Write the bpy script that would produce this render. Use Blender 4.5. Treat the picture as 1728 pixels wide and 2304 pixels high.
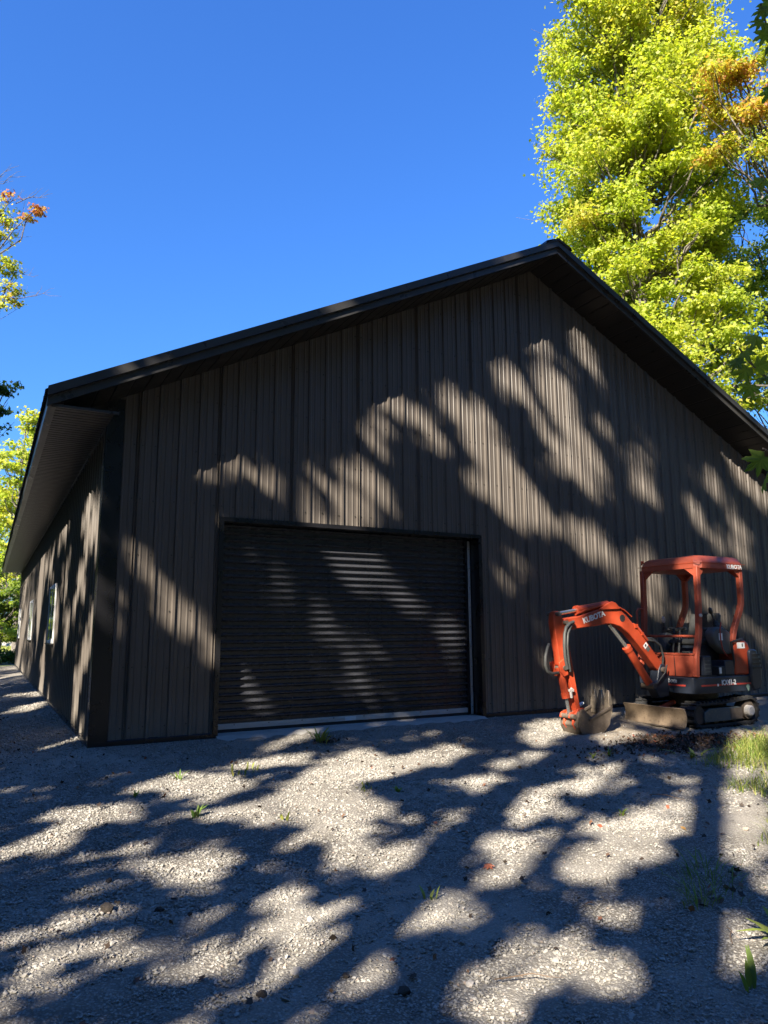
import bpy, bmesh, math, random
import numpy as np
from mathutils import Vector, Matrix

for o in list(bpy.data.objects):
    bpy.data.objects.remove(o, do_unlink=True)
scene = bpy.context.scene
COL = scene.collection
R = math.radians

# ------------------------------------------------------------------ camera, sky, sun, exposure
CAM = Vector((-1.023, -8.194, 1.129))
cam_d = bpy.data.cameras.new('camera')
cam = bpy.data.objects.new('camera', cam_d); COL.objects.link(cam)
YAW, PITCH, ROLL = 0.4995, 0.1634, -0.0057
cy_, sy_ = math.cos(YAW), math.sin(YAW)
fw = Vector((sy_*math.cos(PITCH), cy_*math.cos(PITCH), math.sin(PITCH)))
rt = Vector((cy_, -sy_, 0)); up = rt.cross(fw)
rt2 = rt*math.cos(ROLL) + up*math.sin(ROLL); up2 = -rt*math.sin(ROLL) + up*math.cos(ROLL)
cam.matrix_world = Matrix(((rt2.x, up2.x, -fw.x, CAM.x), (rt2.y, up2.y, -fw.y, CAM.y), (rt2.z, up2.z, -fw.z, CAM.z), (0, 0, 0, 1)))
cam_d.sensor_fit = 'VERTICAL'; cam_d.sensor_height = 36.0
cam_d.lens = 36.0*1621.66/2304.0
cam_d.clip_start = 0.05; cam_d.clip_end = 2000
scene.camera = cam

SUN_AZ, SUN_EL = R(236.0), R(34.5)
world = bpy.data.worlds.new('World'); scene.world = world; world.use_nodes = True
wn = world.node_tree; wn.nodes.clear()
sky = wn.nodes.new('ShaderNodeTexSky'); sky.sky_type = 'NISHITA'; sky.sun_disc = False
sky.sun_elevation = SUN_EL; sky.sun_rotation = SUN_AZ
sky.altitude = 200; sky.air_density = 2.0; sky.dust_density = 1.0; sky.ozone_density = 7.0
bg = wn.nodes.new('ShaderNodeBackground'); bg.inputs['Strength'].default_value = 0.0345
wo = wn.nodes.new('ShaderNodeOutputWorld')
tint = wn.nodes.new('ShaderNodeMix'); tint.data_type = 'RGBA'; tint.blend_type = 'MULTIPLY'; tint.inputs[0].default_value = 1
tint.inputs[7].default_value = (.54, 1.02, 1.92, 1)      # the phone's rich rendering of a clear sky
wn.links.new(sky.outputs[0], tint.inputs[6]); wn.links.new(tint.outputs[2], bg.inputs[0]); wn.links.new(bg.outputs[0], wo.inputs[0])
sun_d = bpy.data.lights.new('sun', 'SUN'); sun_d.energy = 5.0; sun_d.angle = R(0.5); sun_d.color = (1.0, 0.90, 0.75)
sun = bpy.data.objects.new('sun', sun_d); COL.objects.link(sun)
S = Vector((math.sin(SUN_AZ)*math.cos(SUN_EL), math.cos(SUN_AZ)*math.cos(SUN_EL), math.sin(SUN_EL)))
sun.rotation_euler = S.to_track_quat('Z', 'Y').to_euler(); sun.location = S*60
scene.view_settings.view_transform = 'Standard'; scene.view_settings.look = 'None'
scene.view_settings.gamma = 1.0; scene.view_settings.use_curve_mapping = False
scene.view_settings.exposure = 1.97
scene.render.engine = 'CYCLES'
scene.cycles.max_bounces = 6; scene.cycles.transparent_max_bounces = 6

# ------------------------------------------------------------------ helpers
def tag(o, label=None, cat=None, group=None, kind=None):
    if label: o['label'] = label
    if cat: o['category'] = cat
    if group: o['group'] = group
    if kind: o['kind'] = kind
    return o
def empty(name, loc=(0, 0, 0)):
    o = bpy.data.objects.new(name, None); COL.objects.link(o); o.location = loc; o.empty_display_size = .2
    return o

class MB:
    """collects simple solids and links them as one mesh object"""
    def __init__(s, tr=None): s.v = []; s.f = []; s.tr = tr
    def add(s, v, f):
        n = len(s.v); s.v += [tuple(p) for p in v]; s.f += [tuple(i+n for i in q) for q in f]; return s
    def box(s, x0, x1, y0, y1, z0, z1):
        v = [(x, y, z) for z in (z0, z1) for y in (y0, y1) for x in (x0, x1)]
        return s.add(v, [(0, 2, 3, 1), (4, 5, 7, 6), (0, 1, 5, 4), (2, 6, 7, 3), (0, 4, 6, 2), (1, 3, 7, 5)])
    def prism(s, poly, a0, a1, plane='xz'):
        n = len(poly)
        def P(p, a):
            return (p[0], a, p[1]) if plane == 'xz' else ((a, p[0], p[1]) if plane == 'yz' else (p[0], p[1], a))
        v = [P(p, a0) for p in poly] + [P(p, a1) for p in poly]
        f = [tuple(range(n)), tuple(range(2*n-1, n-1, -1))] + [(i, i+n, (i+1) % n+n, (i+1) % n) for i in range(n)]
        return s.add(v, f)
    def tube(s, pts, r, n=8, cap=True, squash=1.0):
        pts = [Vector(p) for p in pts]; m = len(pts)
        rr = r if isinstance(r, (list, tuple)) else [r]*m
        v = []; ref = None
        for i, p in enumerate(pts):
            d = (pts[min(i+1, m-1)] - pts[max(i-1, 0)])
            d = d.normalized() if d.length > 1e-9 else Vector((0, 0, 1))
            if ref is None:
                ref = Vector((0, 1, 0)) if abs(d.y) < .9 else Vector((1, 0, 0))
            a = (ref - d*ref.dot(d)).normalized(); b = d.cross(a); ref = a
            for k in range(n):
                t = 2*math.pi*(k+.5)/n
                v.append(p + a*(rr[i]*math.cos(t)*squash) + b*(rr[i]*math.sin(t)))
        f = [(i*n+k, i*n+(k+1) % n, (i+1)*n+(k+1) % n, (i+1)*n+k) for i in range(m-1) for k in range(n)]
        if cap: f += [tuple(range(n-1, -1, -1)), tuple((m-1)*n+k for k in range(n))]
        return s.add(v, f)
    def cyl(s, p0, p1, r, n=14): return s.tube([p0, p1], r, n)
    def mesh(s, name, smooth=None):
        me = bpy.data.meshes.new(name)
        v = s.v if s.tr is None else [s.tr(p) for p in s.v]
        me.from_pydata(v, [], s.f)
        bm = bmesh.new(); bm.from_mesh(me); bmesh.ops.recalc_face_normals(bm, faces=bm.faces); bm.to_mesh(me); bm.free()
        if smooth:
            me.polygons.foreach_set('use_smooth', [True]*len(me.polygons)); me.set_sharp_from_angle(angle=R(smooth))
        return me
    def build(s, name, mat, parent=None, bevel=0, smooth=None, label=None, kind=None, seg=2):
        me = s.mesh(name, smooth); me.materials.append(mat)
        o = bpy.data.objects.new(name, me); COL.objects.link(o)
        if parent: o.parent = parent
        if bevel:
            b = o.modifiers.new('bevel', 'BEVEL'); b.width = bevel; b.segments = seg; b.limit_method = 'ANGLE'; b.angle_limit = R(35)
            me.polygons.foreach_set('use_smooth', [True]*len(me.polygons)); me.set_sharp_from_angle(angle=R(50))
        if label: o['label'] = label
        if kind: o['kind'] = kind
        return o

def link_mesh(name, me, parent=None):
    o = bpy.data.objects.new(name, me); COL.objects.link(o)
    if parent: o.parent = parent
    return o

# ------------------------------------------------------------------ materials
def new_mat(name):
    m = bpy.data.materials.new(name); m.use_nodes = True; nt = m.node_tree; nt.nodes.clear()
    out = nt.nodes.new('ShaderNodeOutputMaterial')
    return m, nt, out
def nd(nt, t, **kw):
    n = nt.nodes.new('ShaderNode'+t)
    for k, v in kw.items():
        if hasattr(n, k) and k not in ('inputs',): setattr(n, k, v)
    return n
def ramp(nt, fac, stops):
    r = nt.nodes.new('ShaderNodeValToRGB'); e = r.color_ramp.elements
    while len(e) < len(stops): e.new(.5)
    for i, (p, c) in enumerate(stops):
        e[i].position = p; e[i].color = (*c, 1) if len(c) == 3 else c
    nt.links.new(fac, r.inputs[0]); return r.outputs[0]
def noise(nt, scale, detail=4, rough=.6, vec=None, dist=0):
    n = nt.nodes.new('ShaderNodeTexNoise'); n.inputs['Scale'].default_value = scale; n.inputs['Detail'].default_value = detail
    n.inputs['Roughness'].default_value = rough; n.inputs['Distortion'].default_value = dist
    if vec: nt.links.new(vec, n.inputs['Vector'])
    return n.outputs[0]
def coords(nt, kind='Object', scale=None):
    t = nt.nodes.new('ShaderNodeTexCoord'); o = t.outputs[kind]
    if scale:
        mp = nt.nodes.new('ShaderNodeMapping'); mp.inputs['Scale'].default_value = scale; nt.links.new(o, mp.inputs[0]); o = mp.outputs[0]
    return o
def mixc(nt, fac, a, b, mode='MIX'):
    m = nt.nodes.new('ShaderNodeMix'); m.data_type = 'RGBA'; m.blend_type = mode
    if isinstance(fac, (int, float)): m.inputs[0].default_value = fac
    else: nt.links.new(fac, m.inputs[0])
    for s, i in ((a, 6), (b, 7)):
        if isinstance(s, (tuple, list)): m.inputs[i].default_value = (*s, 1)
        else: nt.links.new(s, m.inputs[i])
    return m.outputs[2]
def math_(nt, op, a, b=None, clamp=False):
    m = nt.nodes.new('ShaderNodeMath'); m.operation = op; m.use_clamp = clamp
    for s, i in ((a, 0), (b, 1)):
        if s is None: continue
        if isinstance(s, (int, float)): m.inputs[i].default_value = s
        else: nt.links.new(s, m.inputs[i])
    return m.outputs[0]
def bump(nt, h, strength=.3, dist=.01):
    b = nt.nodes.new('ShaderNodeBump'); b.inputs['Strength'].default_value = strength; b.inputs['Distance'].default_value = dist
    nt.links.new(h, b.inputs['Height']); return b.outputs[0]
def princ(nt, out, color, rough=.5, metal=0, spec=.5, normal=None):
    p = nt.nodes.new('ShaderNodeBsdfPrincipled')
    for v, k in ((color, 'Base Color'), (rough, 'Roughness')):
        if isinstance(v, tuple): p.inputs[k].default_value = (*v, 1)
        elif isinstance(v, (int, float)): p.inputs[k].default_value = v
        else: nt.links.new(v, p.inputs[k])
    p.inputs['Metallic'].default_value = metal; p.inputs['Specular IOR Level'].default_value = spec
    if normal is not None: nt.links.new(normal, p.inputs['Normal'])
    nt.links.new(p.outputs[0], out.inputs[0]); return p

def painted(name, col, rough=.4, spec=.5, var=.12, wear=None, wear_amt=.5, scale=3.0, metal=0, bump_s=.02):
    m, nt, out = new_mat(name); c = coords(nt)
    n = noise(nt, scale, 5, .65, c)
    dark = tuple(x*(1-var) for x in col); light = tuple(min(1, x*(1+var)) for x in col)
    cc = ramp(nt, n, [(.3, dark), (.7, light)])
    if wear:
        w = noise(nt, scale*5, 8, .75, c, .4)
        cc = mixc(nt, ramp(nt, w, [(wear_amt, (0, 0, 0)), (min(1, wear_amt+.13), (1, 1, 1))]), cc, wear)
    rr = ramp(nt, noise(nt, scale*2, 4, .6, c), [(.3, (rough*.85,)*3), (.7, (min(1, rough*1.2),)*3)])
    princ(nt, out, cc, rr, metal, spec, bump(nt, noise(nt, scale*14, 3, .6, c), bump_s, .01))
    return m

M = {}
def wall_mat(name, col, rough):
    """painted steel sheet: faint dust and run-off streaks, slightly oil-canned"""
    m, nt, out = new_mat(name)
    cs = coords(nt, 'Object', (9, 9, .35)); c = coords(nt)
    st = noise(nt, 3.0, 5, .65, cs)
    cc = ramp(nt, st, [(.32, tuple(x*.86 for x in col)), (.68, tuple(x*1.13 for x in col))])
    geo = nt.nodes.new('ShaderNodeSeparateXYZ'); nt.links.new(c, geo.inputs[0])
    dirt = math_(nt, 'MULTIPLY', math_(nt, 'SUBTRACT', 1.0, math_(nt, 'DIVIDE', geo.outputs[2], .5), True), noise(nt, 6, 5, .7, c))
    cc = mixc(nt, math_(nt, 'MULTIPLY', dirt, .9, True), cc, (.22, .20, .17))
    rr = ramp(nt, noise(nt, 2.2, 4, .6, c), [(.3, (rough*.85,)*3), (.7, (rough*1.2,)*3)])
    oil = noise(nt, 1.0, 2, .5, coords(nt, 'Object', (2.2, 2.2, .5)))
    princ(nt, out, cc, rr, 0, .5, bump(nt, oil, .12, .02))
    return m
M['wall'] = wall_mat('brown_steel', (.092, .079, .068), .36)
M['trim'] = painted('black_trim', (.010, .010, .012), .28, .55, .1, None, .5, 2)
M['rake'] = painted('dark_trim', (.036, .035, .034), .3, .55, .1, None, .5, 2)
M['soffit'] = painted('soffit_steel', (.022, .019, .018), .35, .5, .1, None, .5, 2)
M['roof'] = painted('roof_steel', (.03, .027, .026), .4, .5, .1, None, .5, 2)
M['door'] = painted('door_slat_steel', (.038, .040, .048), .27, .5, .12, (.05, .048, .045), .72, 4)
M['galv'] = painted('galvanised', (.55, .56, .56), .38, .6, .12, (.35, .35, .34), .62, 6, .6)
M['alu'] = painted('bare_aluminium', (.50, .51, .50), .45, .5, .1, (.33, .33, .31), .6, 5, .3)
M['white'] = painted('white_vinyl', (.58, .59, .59), .4, .5, .04)
M['screw'] = painted('screw_steel', (.02, .018, .016), .5)
def glass_mat():
    m, nt, out = new_mat('window_glass')
    princ(nt, out, (.03, .04, .045), .04, 0, .9); return m
M['glass'] = glass_mat()
M['concrete'] = painted('concrete', (.36, .345, .315), .85, .3, .12, (.25, .235, .21), .55, 4, 0, .15)
# excavator
M['orange'] = painted('orange_paint', (.40, .055, .020), .46, .4, .25, (.12, .05, .03), .60, 4)
M['orange_old'] = painted('faded_orange', (.36, .072, .038), .5, .4, .2, (.40, .17, .13), .6, 5)
M['navy'] = painted('navy_paint', (.018, .024, .038), .38, .5, .2, (.07, .065, .06), .64, 4)
M['rubber'] = painted('track_rubber', (.028, .028, .029), .8, .3, .25, (.16, .14, .11), .60, 8, 0, .3)
M['blackplastic'] = painted('black_plastic', (.020, .021, .023), .5, .4, .2, (.06, .06, .058), .62, 6)
M['vinyl'] = painted('seat_vinyl', (.045, .047, .048), .55, .4, .2, (.1, .1, .095), .66, 8, 0, .1)
M['console'] = painted('console_plastic', (.085, .092, .095), .5, .4, .2, (.03, .03, .03), .6, 5)
M['chrome'] = painted('chrome_rod', (.6, .6, .58), .22, .6, .05, None, .5, 3, .9)
M['hose'] = painted('hydraulic_hose', (.05, .052, .05), .55, .4, .2, (.14, .135, .12), .58, 20)
M['blade'] = painted('worn_blade', (.22, .165, .112), .6, .35, .3, (.09, .06, .04), .54, 6, .1, .2)
M['dirtysteel'] = painted('dirty_steel', (.125, .10, .08), .55, .4, .35, (.24, .19, .135), .55, 8, .2, .2)
M['toothsteel'] = painted('tooth_steel', (.34, .28, .21), .45, .5, .25, (.2, .12, .08), .58, 14, .4)
M['framegrey'] = painted('track_frame', (.085, .10, .10), .6, .35, .25, (.2, .18, .14), .55, 6)
M['lightpart'] = painted('dusty_drum', (.50, .47, .43), .6, .35, .2, (.3, .26, .2), .6, 8)
M['decal'] = painted('decal_white', (.72, .72, .70), .5, .4, .04)
M['decal_red'] = painted('decal_red', (.42, .05, .035), .45, .4, .1)
M['decal_green'] = painted('decal_green', (.20, .30, .24), .5, .4, .1)
M['darkdecal'] = painted('decal_black', (.02, .02, .02), .5)
M['fabricknob'] = painted('lever_knob', (.35, .30, .30), .3, .5, .1)

def leaf_mat(name, stops, trans=.58, gloss=.03):
    m, nt, out = new_mat(name)
    a = nt.nodes.new('ShaderNodeAttribute'); a.attribute_name = 'tint'
    col = ramp(nt, a.outputs['Fac'], stops)
    d = nt.nodes.new('ShaderNodeBsdfDiffuse'); t = nt.nodes.new('ShaderNodeBsdfTranslucent'); g = nt.nodes.new('ShaderNodeBsdfGlossy')
    g.inputs['Roughness'].default_value = .6
    nt.links.new(col, d.inputs[0])
    tc = mixc(nt, 1.0, col, (1.25, 1.3, .75), 'MULTIPLY'); nt.links.new(tc, t.inputs[0])
    mx = nt.nodes.new('ShaderNodeMixShader'); mx.inputs[0].default_value = trans
    nt.links.new(d.outputs[0], mx.inputs[1]); nt.links.new(t.outputs[0], mx.inputs[2])
    m2 = nt.nodes.new('ShaderNodeMixShader'); m2.inputs[0].default_value = gloss
    nt.links.new(mx.outputs[0], m2.inputs[1]); nt.links.new(g.outputs[0], m2.inputs[2])
    nt.links.new(m2.outputs[0], out.inputs[0]); return m
M['leaf'] = leaf_mat('maple_leaf', [(0, (.035, .075, .014)), (.3, (.085, .15, .02)), (.55, (.33, .41, .035)), (.75, (.48, .46, .05)), (.88, (.48, .28, .05)), (1, (.36, .12, .05))])
M['shade_leaf'] = leaf_mat('shade_leaf', [(0, (.05, .085, .02)), (1, (.11, .15, .03))], .5)
M['grass'] = leaf_mat('grass_blade', [(0, (.06, .12, .02)), (.5, (.20, .28, .045)), (.8, (.36, .37, .09)), (1, (.42, .34, .16))], .4)
M['deadleaf'] = leaf_mat('dead_leaf', [(0, (.025, .018, .014)), (.4, (.075, .05, .036)), (.7, (.20, .105, .06)), (.85, (.30, .09, .05)), (1, (.36, .22, .06))], .2)
def bark_mat():
    m, nt, out = new_mat('maple_bark'); c = coords(nt, 'Object', (6, 6, 1.6))
    n = noise(nt, 3, 8, .7, c, .5)
    princ(nt, out, ramp(nt, n, [(.3, (.055, .048, .04)), (.52, (.13, .115, .10)), (.7, (.30, .28, .25))]), .9, 0, .2, bump(nt, n, .6, .03)); return m
M['bark'] = bark_mat()
# ------------------------------------------------------------------ terrain
BW, BL = 12.19, 21.95
def zg(x, y):
    x = np.asarray(x, float); y = np.asarray(y, float)
    dx = np.maximum(np.maximum(0, -x), x-BW); dy = np.maximum(np.maximum(0, -y), y-BL)
    d = np.hypot(dx, dy)
    z = -.03 - .5*(1-np.exp(-d/5.))
    z = z - .05*np.exp(-((x+1.0)/.35)**2)*(1/(1+np.exp(-(y-.3)*4)))           # worn rut beside the left wall
    z = z + .02*np.sin(x*1.3+.6*y)*np.sin(y*1.1-.4*x)*np.minimum(1, d/.8)
    z = z + .012*np.sin(x*3.7+1.1*y+1)*np.sin(y*3.1-x)*np.minimum(1, d/.5)
    z = z + .05*np.exp(-(((x-5.9)/.55)**2+((y+1.9)/.4)**2)) + .04*np.exp(-(((x-8.6)/.9)**2+((y+2.2)/.5)**2))
    return z
def zg1(x, y): return float(zg(x, y))
def axis(lo, hi, fine0, fine1, step):
    a = [fine0]; s = step
    while a[-1] < fine1: a.append(a[-1]+step)
    b = [a[-1]]; s = step
    while b[-1] < hi: s *= 1.22; b.append(b[-1]+s)
    c = [fine0]; s = step
    while c[-1] > lo: s *= 1.22; c.append(c[-1]-s)
    return np.array(sorted(set(c[1:]+a+b[1:])))
def ground_mesh():
    xs = axis(-500, 500, -3.5, 11.5, .085); ys = axis(-500, 700, -8.2, 1.5, .085)
    X, Y = np.meshgrid(xs, ys); Z = zg(X, Y)
    rng = np.random.default_rng(5)
    fine = (np.abs(X-4) < 8) & (Y > -8.3) & (Y < 1.6)
    near = np.maximum(0, -Y) > .10
    Z = Z + fine*near*rng.normal(0, .0045, Z.shape)
    soil = np.exp(-(((X-6.4)/1.7)**2+((Y+2.2)/.75)**2))
    Z = Z + soil*fine*rng.normal(0, .014, Z.shape)
    nx, ny = len(xs), len(ys)
    v = np.stack([X, Y, Z], -1).reshape(-1, 3)
    i = np.arange(nx*ny).reshape(ny, nx)
    f = np.stack([i[:-1, :-1], i[:-1, 1:], i[1:, 1:], i[1:, :-1]], -1).reshape(-1, 4)
    me = bpy.data.meshes.new('ground')
    me.vertices.add(len(v)); me.vertices.foreach_set('co', v.ravel())
    me.loops.add(f.size); me.loops.foreach_set('vertex_index', f.ravel().astype(np.int32))
    me.polygons.add(len(f)); me.polygons.foreach_set('loop_start', (np.arange(len(f))*4).astype(np.int32))
    me.polygons.foreach_set('use_smooth', np.ones(len(f), bool))
    me.update(); me.validate(); return me
def blob(nt, pos, cx, cy, rx, ry):
    """soft elliptical patch mask around a place on the ground"""
    mp = nt.nodes.new('ShaderNodeMapping'); nt.links.new(pos, mp.inputs[0])
    mp.inputs['Location'].default_value = (-cx/rx, -cy/ry, 0); mp.inputs['Scale'].default_value = (1/rx, 1/ry, 0)
    l = nt.nodes.new('ShaderNodeVectorMath'); l.operation = 'LENGTH'; nt.links.new(mp.outputs[0], l.inputs[0])
    n = noise(nt, 1.6, 6, .7, pos)
    return ramp(nt, math_(nt, 'ADD', l.outputs['Value'], math_(nt, 'MULTIPLY', math_(nt, 'SUBTRACT', n, .5), .9)), [(.72, (1, 1, 1)), (1.0, (0, 0, 0))])
def ground_mat():
    m, nt, out = new_mat('gravel_ground')
    g = nt.nodes.new('ShaderNodeNewGeometry'); pos = g.outputs['Position']
    vo = nt.nodes.new('ShaderNodeTexVoronoi'); vo.inputs['Scale'].default_value = 75; nt.links.new(pos, vo.inputs['Vector'])
    vsep = nt.nodes.new('ShaderNodeSeparateColor'); nt.links.new(vo.outputs['Color'], vsep.inputs[0])
    stone = ramp(nt, vsep.outputs[0], [(0, (.17, .16, .145)), (.35, (.25, .24, .218)), (.7, (.32, .308, .283)), (1, (.42, .405, .37))])
    gap = ramp(nt, vo.outputs['Distance'], [(.25, (0, 0, 0)), (.6, (1, 1, 1))])
    grit = ramp(nt, noise(nt, 160, 3, .7, pos), [(.3, (.215, .20, .178)), (.7, (.365, .345, .31))])
    col = mixc(nt, gap, stone, (.13, .118, .102))
    fines = ramp(nt, noise(nt, .9, 6, .65, pos), [(.42, (0, 0, 0)), (.62, (1, 1, 1))])
    col = mixc(nt, math_(nt, 'MULTIPLY', fines, .75), col, grit)
    big = ramp(nt, noise(nt, .5, 3, .6, pos), [(.3, (.86, .85, .83)), (.7, (1.12, 1.11, 1.08))])
    col = mixc(nt, 1.0, col, big, 'MULTIPLY')
    sand = ramp(nt, noise(nt, 70, 5, .7, pos), [(.3, (.19, .155, .115)), (.7, (.32, .275, .215))])
    soil = ramp(nt, noise(nt, 45, 6, .75, pos), [(.3, (.028, .022, .018)), (.55, (.085, .065, .05)), (.75, (.20, .155, .115))])
    turf = ramp(nt, noise(nt, 30, 6, .7, pos), [(.3, (.035, .05, .015)), (.7, (.11, .13, .04))])
    for msk, c in ((blob(nt, pos, 7.9, -1.6, 2.6, 1.9), sand), (blob(nt, pos, 6.3, -2.75, .9, .4), sand),
                   (blob(nt, pos, 6.3, -2.15, 1.0, .42), soil), (blob(nt, pos, 7.9, -2.55, 1.1, .30), soil), (blob(nt, pos, -1.05, 2.2, .3, 2.4), soil),
                   (blob(nt, pos, -.95, .2, .22, .5), soil), (blob(nt, pos, 8.6, -4.6, 2.2, 1.7), turf), (blob(nt, pos, -5, 30, 7, 9), turf),
                   (blob(nt, pos, 20, 10, 8, 22), turf), (blob(nt, pos, -14, 4, 9, 30), turf), (blob(nt, pos, 0, -22, 40, 9), turf)):
        col = mixc(nt, msk, col, c)
    far = nt.nodes.new('ShaderNodeVectorMath'); far.operation = 'LENGTH'; nt.links.new(pos, far.inputs[0])
    fm = ramp(nt, math_(nt, 'DIVIDE', far.outputs['Value'], 100), [(.32, (0, 0, 0)), (.40, (1, 1, 1))])
    col = mixc(nt, fm, col, turf)
    h = math_(nt, 'ADD', math_(nt, 'MULTIPLY', math_(nt, 'SUBTRACT', 1, vo.outputs['Distance']), .7), noise(nt, 110, 5, .7, pos))
    princ(nt, out, col, .93, 0, .15, bump(nt, h, .85, .012))
    return m
gme = ground_mesh(); gme.materials.append(ground_mat())
ground = link_mesh('ground', gme); tag(ground, kind='structure')

# ------------------------------------------------------------------ metal building
bld = empty('metal_building')
tag(bld, 'dark brown steel clad pole building with a gable front and black roll-up door', 'building')
OH = .65                                   # overhang of eaves and rakes
APX = BW/2
def z_top(x): return 6.885 - .5*abs(x-APX)     # roof surface
def z_sof(x): return z_top(x) - .185
RIB = .2286; S0 = .3225
def profile(u0, u1, first):
    """section across a ribbed sheet between u0 and u1; ribs stand every 9 inches from 'first'"""
    P = [(u0, 0.0), (u1, 0.0)]
    k0 = int(math.floor((u0-first)/RIB))-1
    for k in range(k0, k0+int((u1-u0)/RIB)+4):
        c = first + k*RIB
        for a, d in ((-.027, 0), (-.014, .023), (.014, .023), (.027, 0)):
            P.append((c+a, d))
        for m in (RIB/3, 2*RIB/3):
            for a, d in ((-.012, 0), (-.006, .006), (.006, .006), (.012, 0)):
                P.append((c+m+a, d))
    P = sorted(set((round(a, 5), d) for a, d in P if u0 <= a <= u1))
    return P
def sheet(P, zb, zt, to3d):
    mb = MB(); n = len(P)
    v = [to3d(u, d, zb(u)) for u, d in P] + [to3d(u, d, zt(u)) for u, d in P]
    mb.add(v, [(i, i+1, n+i+1, n+i) for i in range(n-1)]); return mb
DX0, DX1, DZ = 1.315, 4.935, 2.40
WB = .02
F3 = lambda u, d, z: (u, -d-.004, z)
def front_panels():
    edges = [.02] + [S0 + .9144*k for k in range(0, 14) if .3 < S0+.9144*k < BW-.05] + [BW-.02]
    for a, b in zip(edges[:-1], edges[1:]):
        b2 = b + (.0 if b > BW-.05 else 0.0)
        cuts = [a] + [c for c in (DX0-.03, DX1+.03, APX) if a < c < b2] + [b2]
        mb = MB()
        for c, e in zip(cuts[:-1], cuts[1:]):
            mid = (c+e)/2
            zb = DZ+.03 if DX0-.03 < mid < DX1+.03 else WB
            m2 = sheet(profile(c, e, S0), lambda u: zb, z_sof, F3); mb.add(m2.v, m2.f)
        mb.build('wall_panel', M['wall'], bld)
front_panels()
# left, right and back walls
side_me = sheet(profile(0, .9144, .1143), lambda u: WB, lambda u: 3.36, lambda u, d, z: (-d-.004, u, z)).mesh('wall_panel')
side_me.materials.append(M['wall'])
for k in range(24):
    o = link_mesh('wall_panel', side_me, bld); o.location = (0, .0+.9144*k, 0)
    o = link_mesh('wall_panel', side_me, bld); o.location = (BW, .9144*(k+1), 0); o.rotation_euler = (0, 0, math.pi)
for k in range(13):
    a, b = BW/13*k, BW/13*(k+1)
    sheet(profile(a, b, S0), lambda u: WB, z_sof, lambda u, d, z: (u, BL+d+.004, z)).build('wall_panel', M['wall'], bld)
# trims
mb = MB(); mb.box(-.027, .155, -.033, -.0285, 0, z_sof(.09)-.01); mb.box(-.033, -.0285, -.0284, .13, 0, 3.35)
mb.tube([(-.024, -.026, 0), (-.024, -.026, 3.35)], .010, 8)
mb.build('corner_trim', M['trim'], bld)
mb = MB(); mb.box(BW-.17, BW+.027, -.033, -.0285, 0, z_sof(BW)-.05); mb.box(BW+.0285, BW+.033, -.0284, .14, 0, 3.35); mb.build('corner_trim', M['trim'], bld)
def base(x0, x1):
    mb = MB(); mb.prism([(-.034, .012), (-.034, -.16), (0, -.16), (0, .024), (-.02, .024)], x0, x1, 'yz'); return mb.build('base_trim', M['trim'], bld)
base(-.034, DX0-.06); base(DX1+.06, BW+.03)
mb = MB(); mb.prism([(-.034, .012), (-.034, -.16), (0, -.16), (0, .024), (-.02, .024)], 0, BL, 'xz')
mb = MB(); mb.box(-.034, -.001, 0, BL, -.16, .016); mb.build('base_trim', M['trim'], bld)
mb = MB(); mb.box(BW+.001, BW+.034, 0, BL, -.16, .016); mb.build('base_trim', M['trim'], bld)
for q in ((.0, BW, BL-.15, BL), (.0, DX0, .005, .15), (DX1, BW, .005, .15)):
    mb = MB(); mb.box(*q, -.2, .015); mb.build('foundation', M['concrete'], bld)

# screws: rows along the girts, two beside every rib
def screws():
    mb = MB(); rng = random.Random(3)
    for z0 in (.14, .75, 1.36, 1.97, 2.58, 3.19, 3.80, 4.41, 5.02, 5.63, 6.24):
        k = 0
        for k in range(0, 52):
            x = S0 + RIB*k
            if x > BW-.1: break
            if DX0-.1 < x < DX1+.1 and z0 < DZ+.06: continue
            z = z0 + rng.uniform(-.012, .012)
            for dx in ((-.045, .045) if k % 4 == 0 else (-.045,)):
                if z < z_sof(x+dx)-.05:
                    mb.tube([(x+dx, -.003, z), (x+dx, -.012, z)], .0085, 6)
        for y in range(0, 96):
            yy = .1143+RIB*y-.045
            if z0 < 3.3: mb.tube([(-.003, yy, z0), (-.011, yy, z0)], .0065, 5)
    return mb.build('screw', M['screw'], bld, kind='stuff')
screws()

# roof sheets, ridge cap, rake and eave trims
def roof_sheets():
    P = profile(0, .9144, .1143)
    for side in (-1, 1):
        mb = MB(); n = len(P)
        x0 = APX; x1 = -OH-.035 if side < 0 else BW+OH+.035
        def p3(x, u, d): return (x, u, z_top(x)+d)
        v = [p3(x0, u, d) for u, d in P] + [p3(x1, u, d) for u, d in P]
        v += [(x, y, z-.006) for x, y, z in v]
        f = [(i, i+1, n+i+1, n+i) for i in range(n-1)] + [(2*n+i, 3*n+i, 3*n+i+1, 2*n+i+1) for i in range(n-1)]
        f += [(n+i, n+i+1, 3*n+i+1, 3*n+i) for i in range(n-1)]
        mb.add(v, f); me = mb.mesh('roof_panel'); me.materials.append(M['roof'])
        k = 0; y = -OH
        while y < BL+OH-.4:
            o = link_mesh('roof_panel', me, bld); o.location = (0, y, 0); y += .9144
roof_sheets()
mb = MB()
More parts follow.
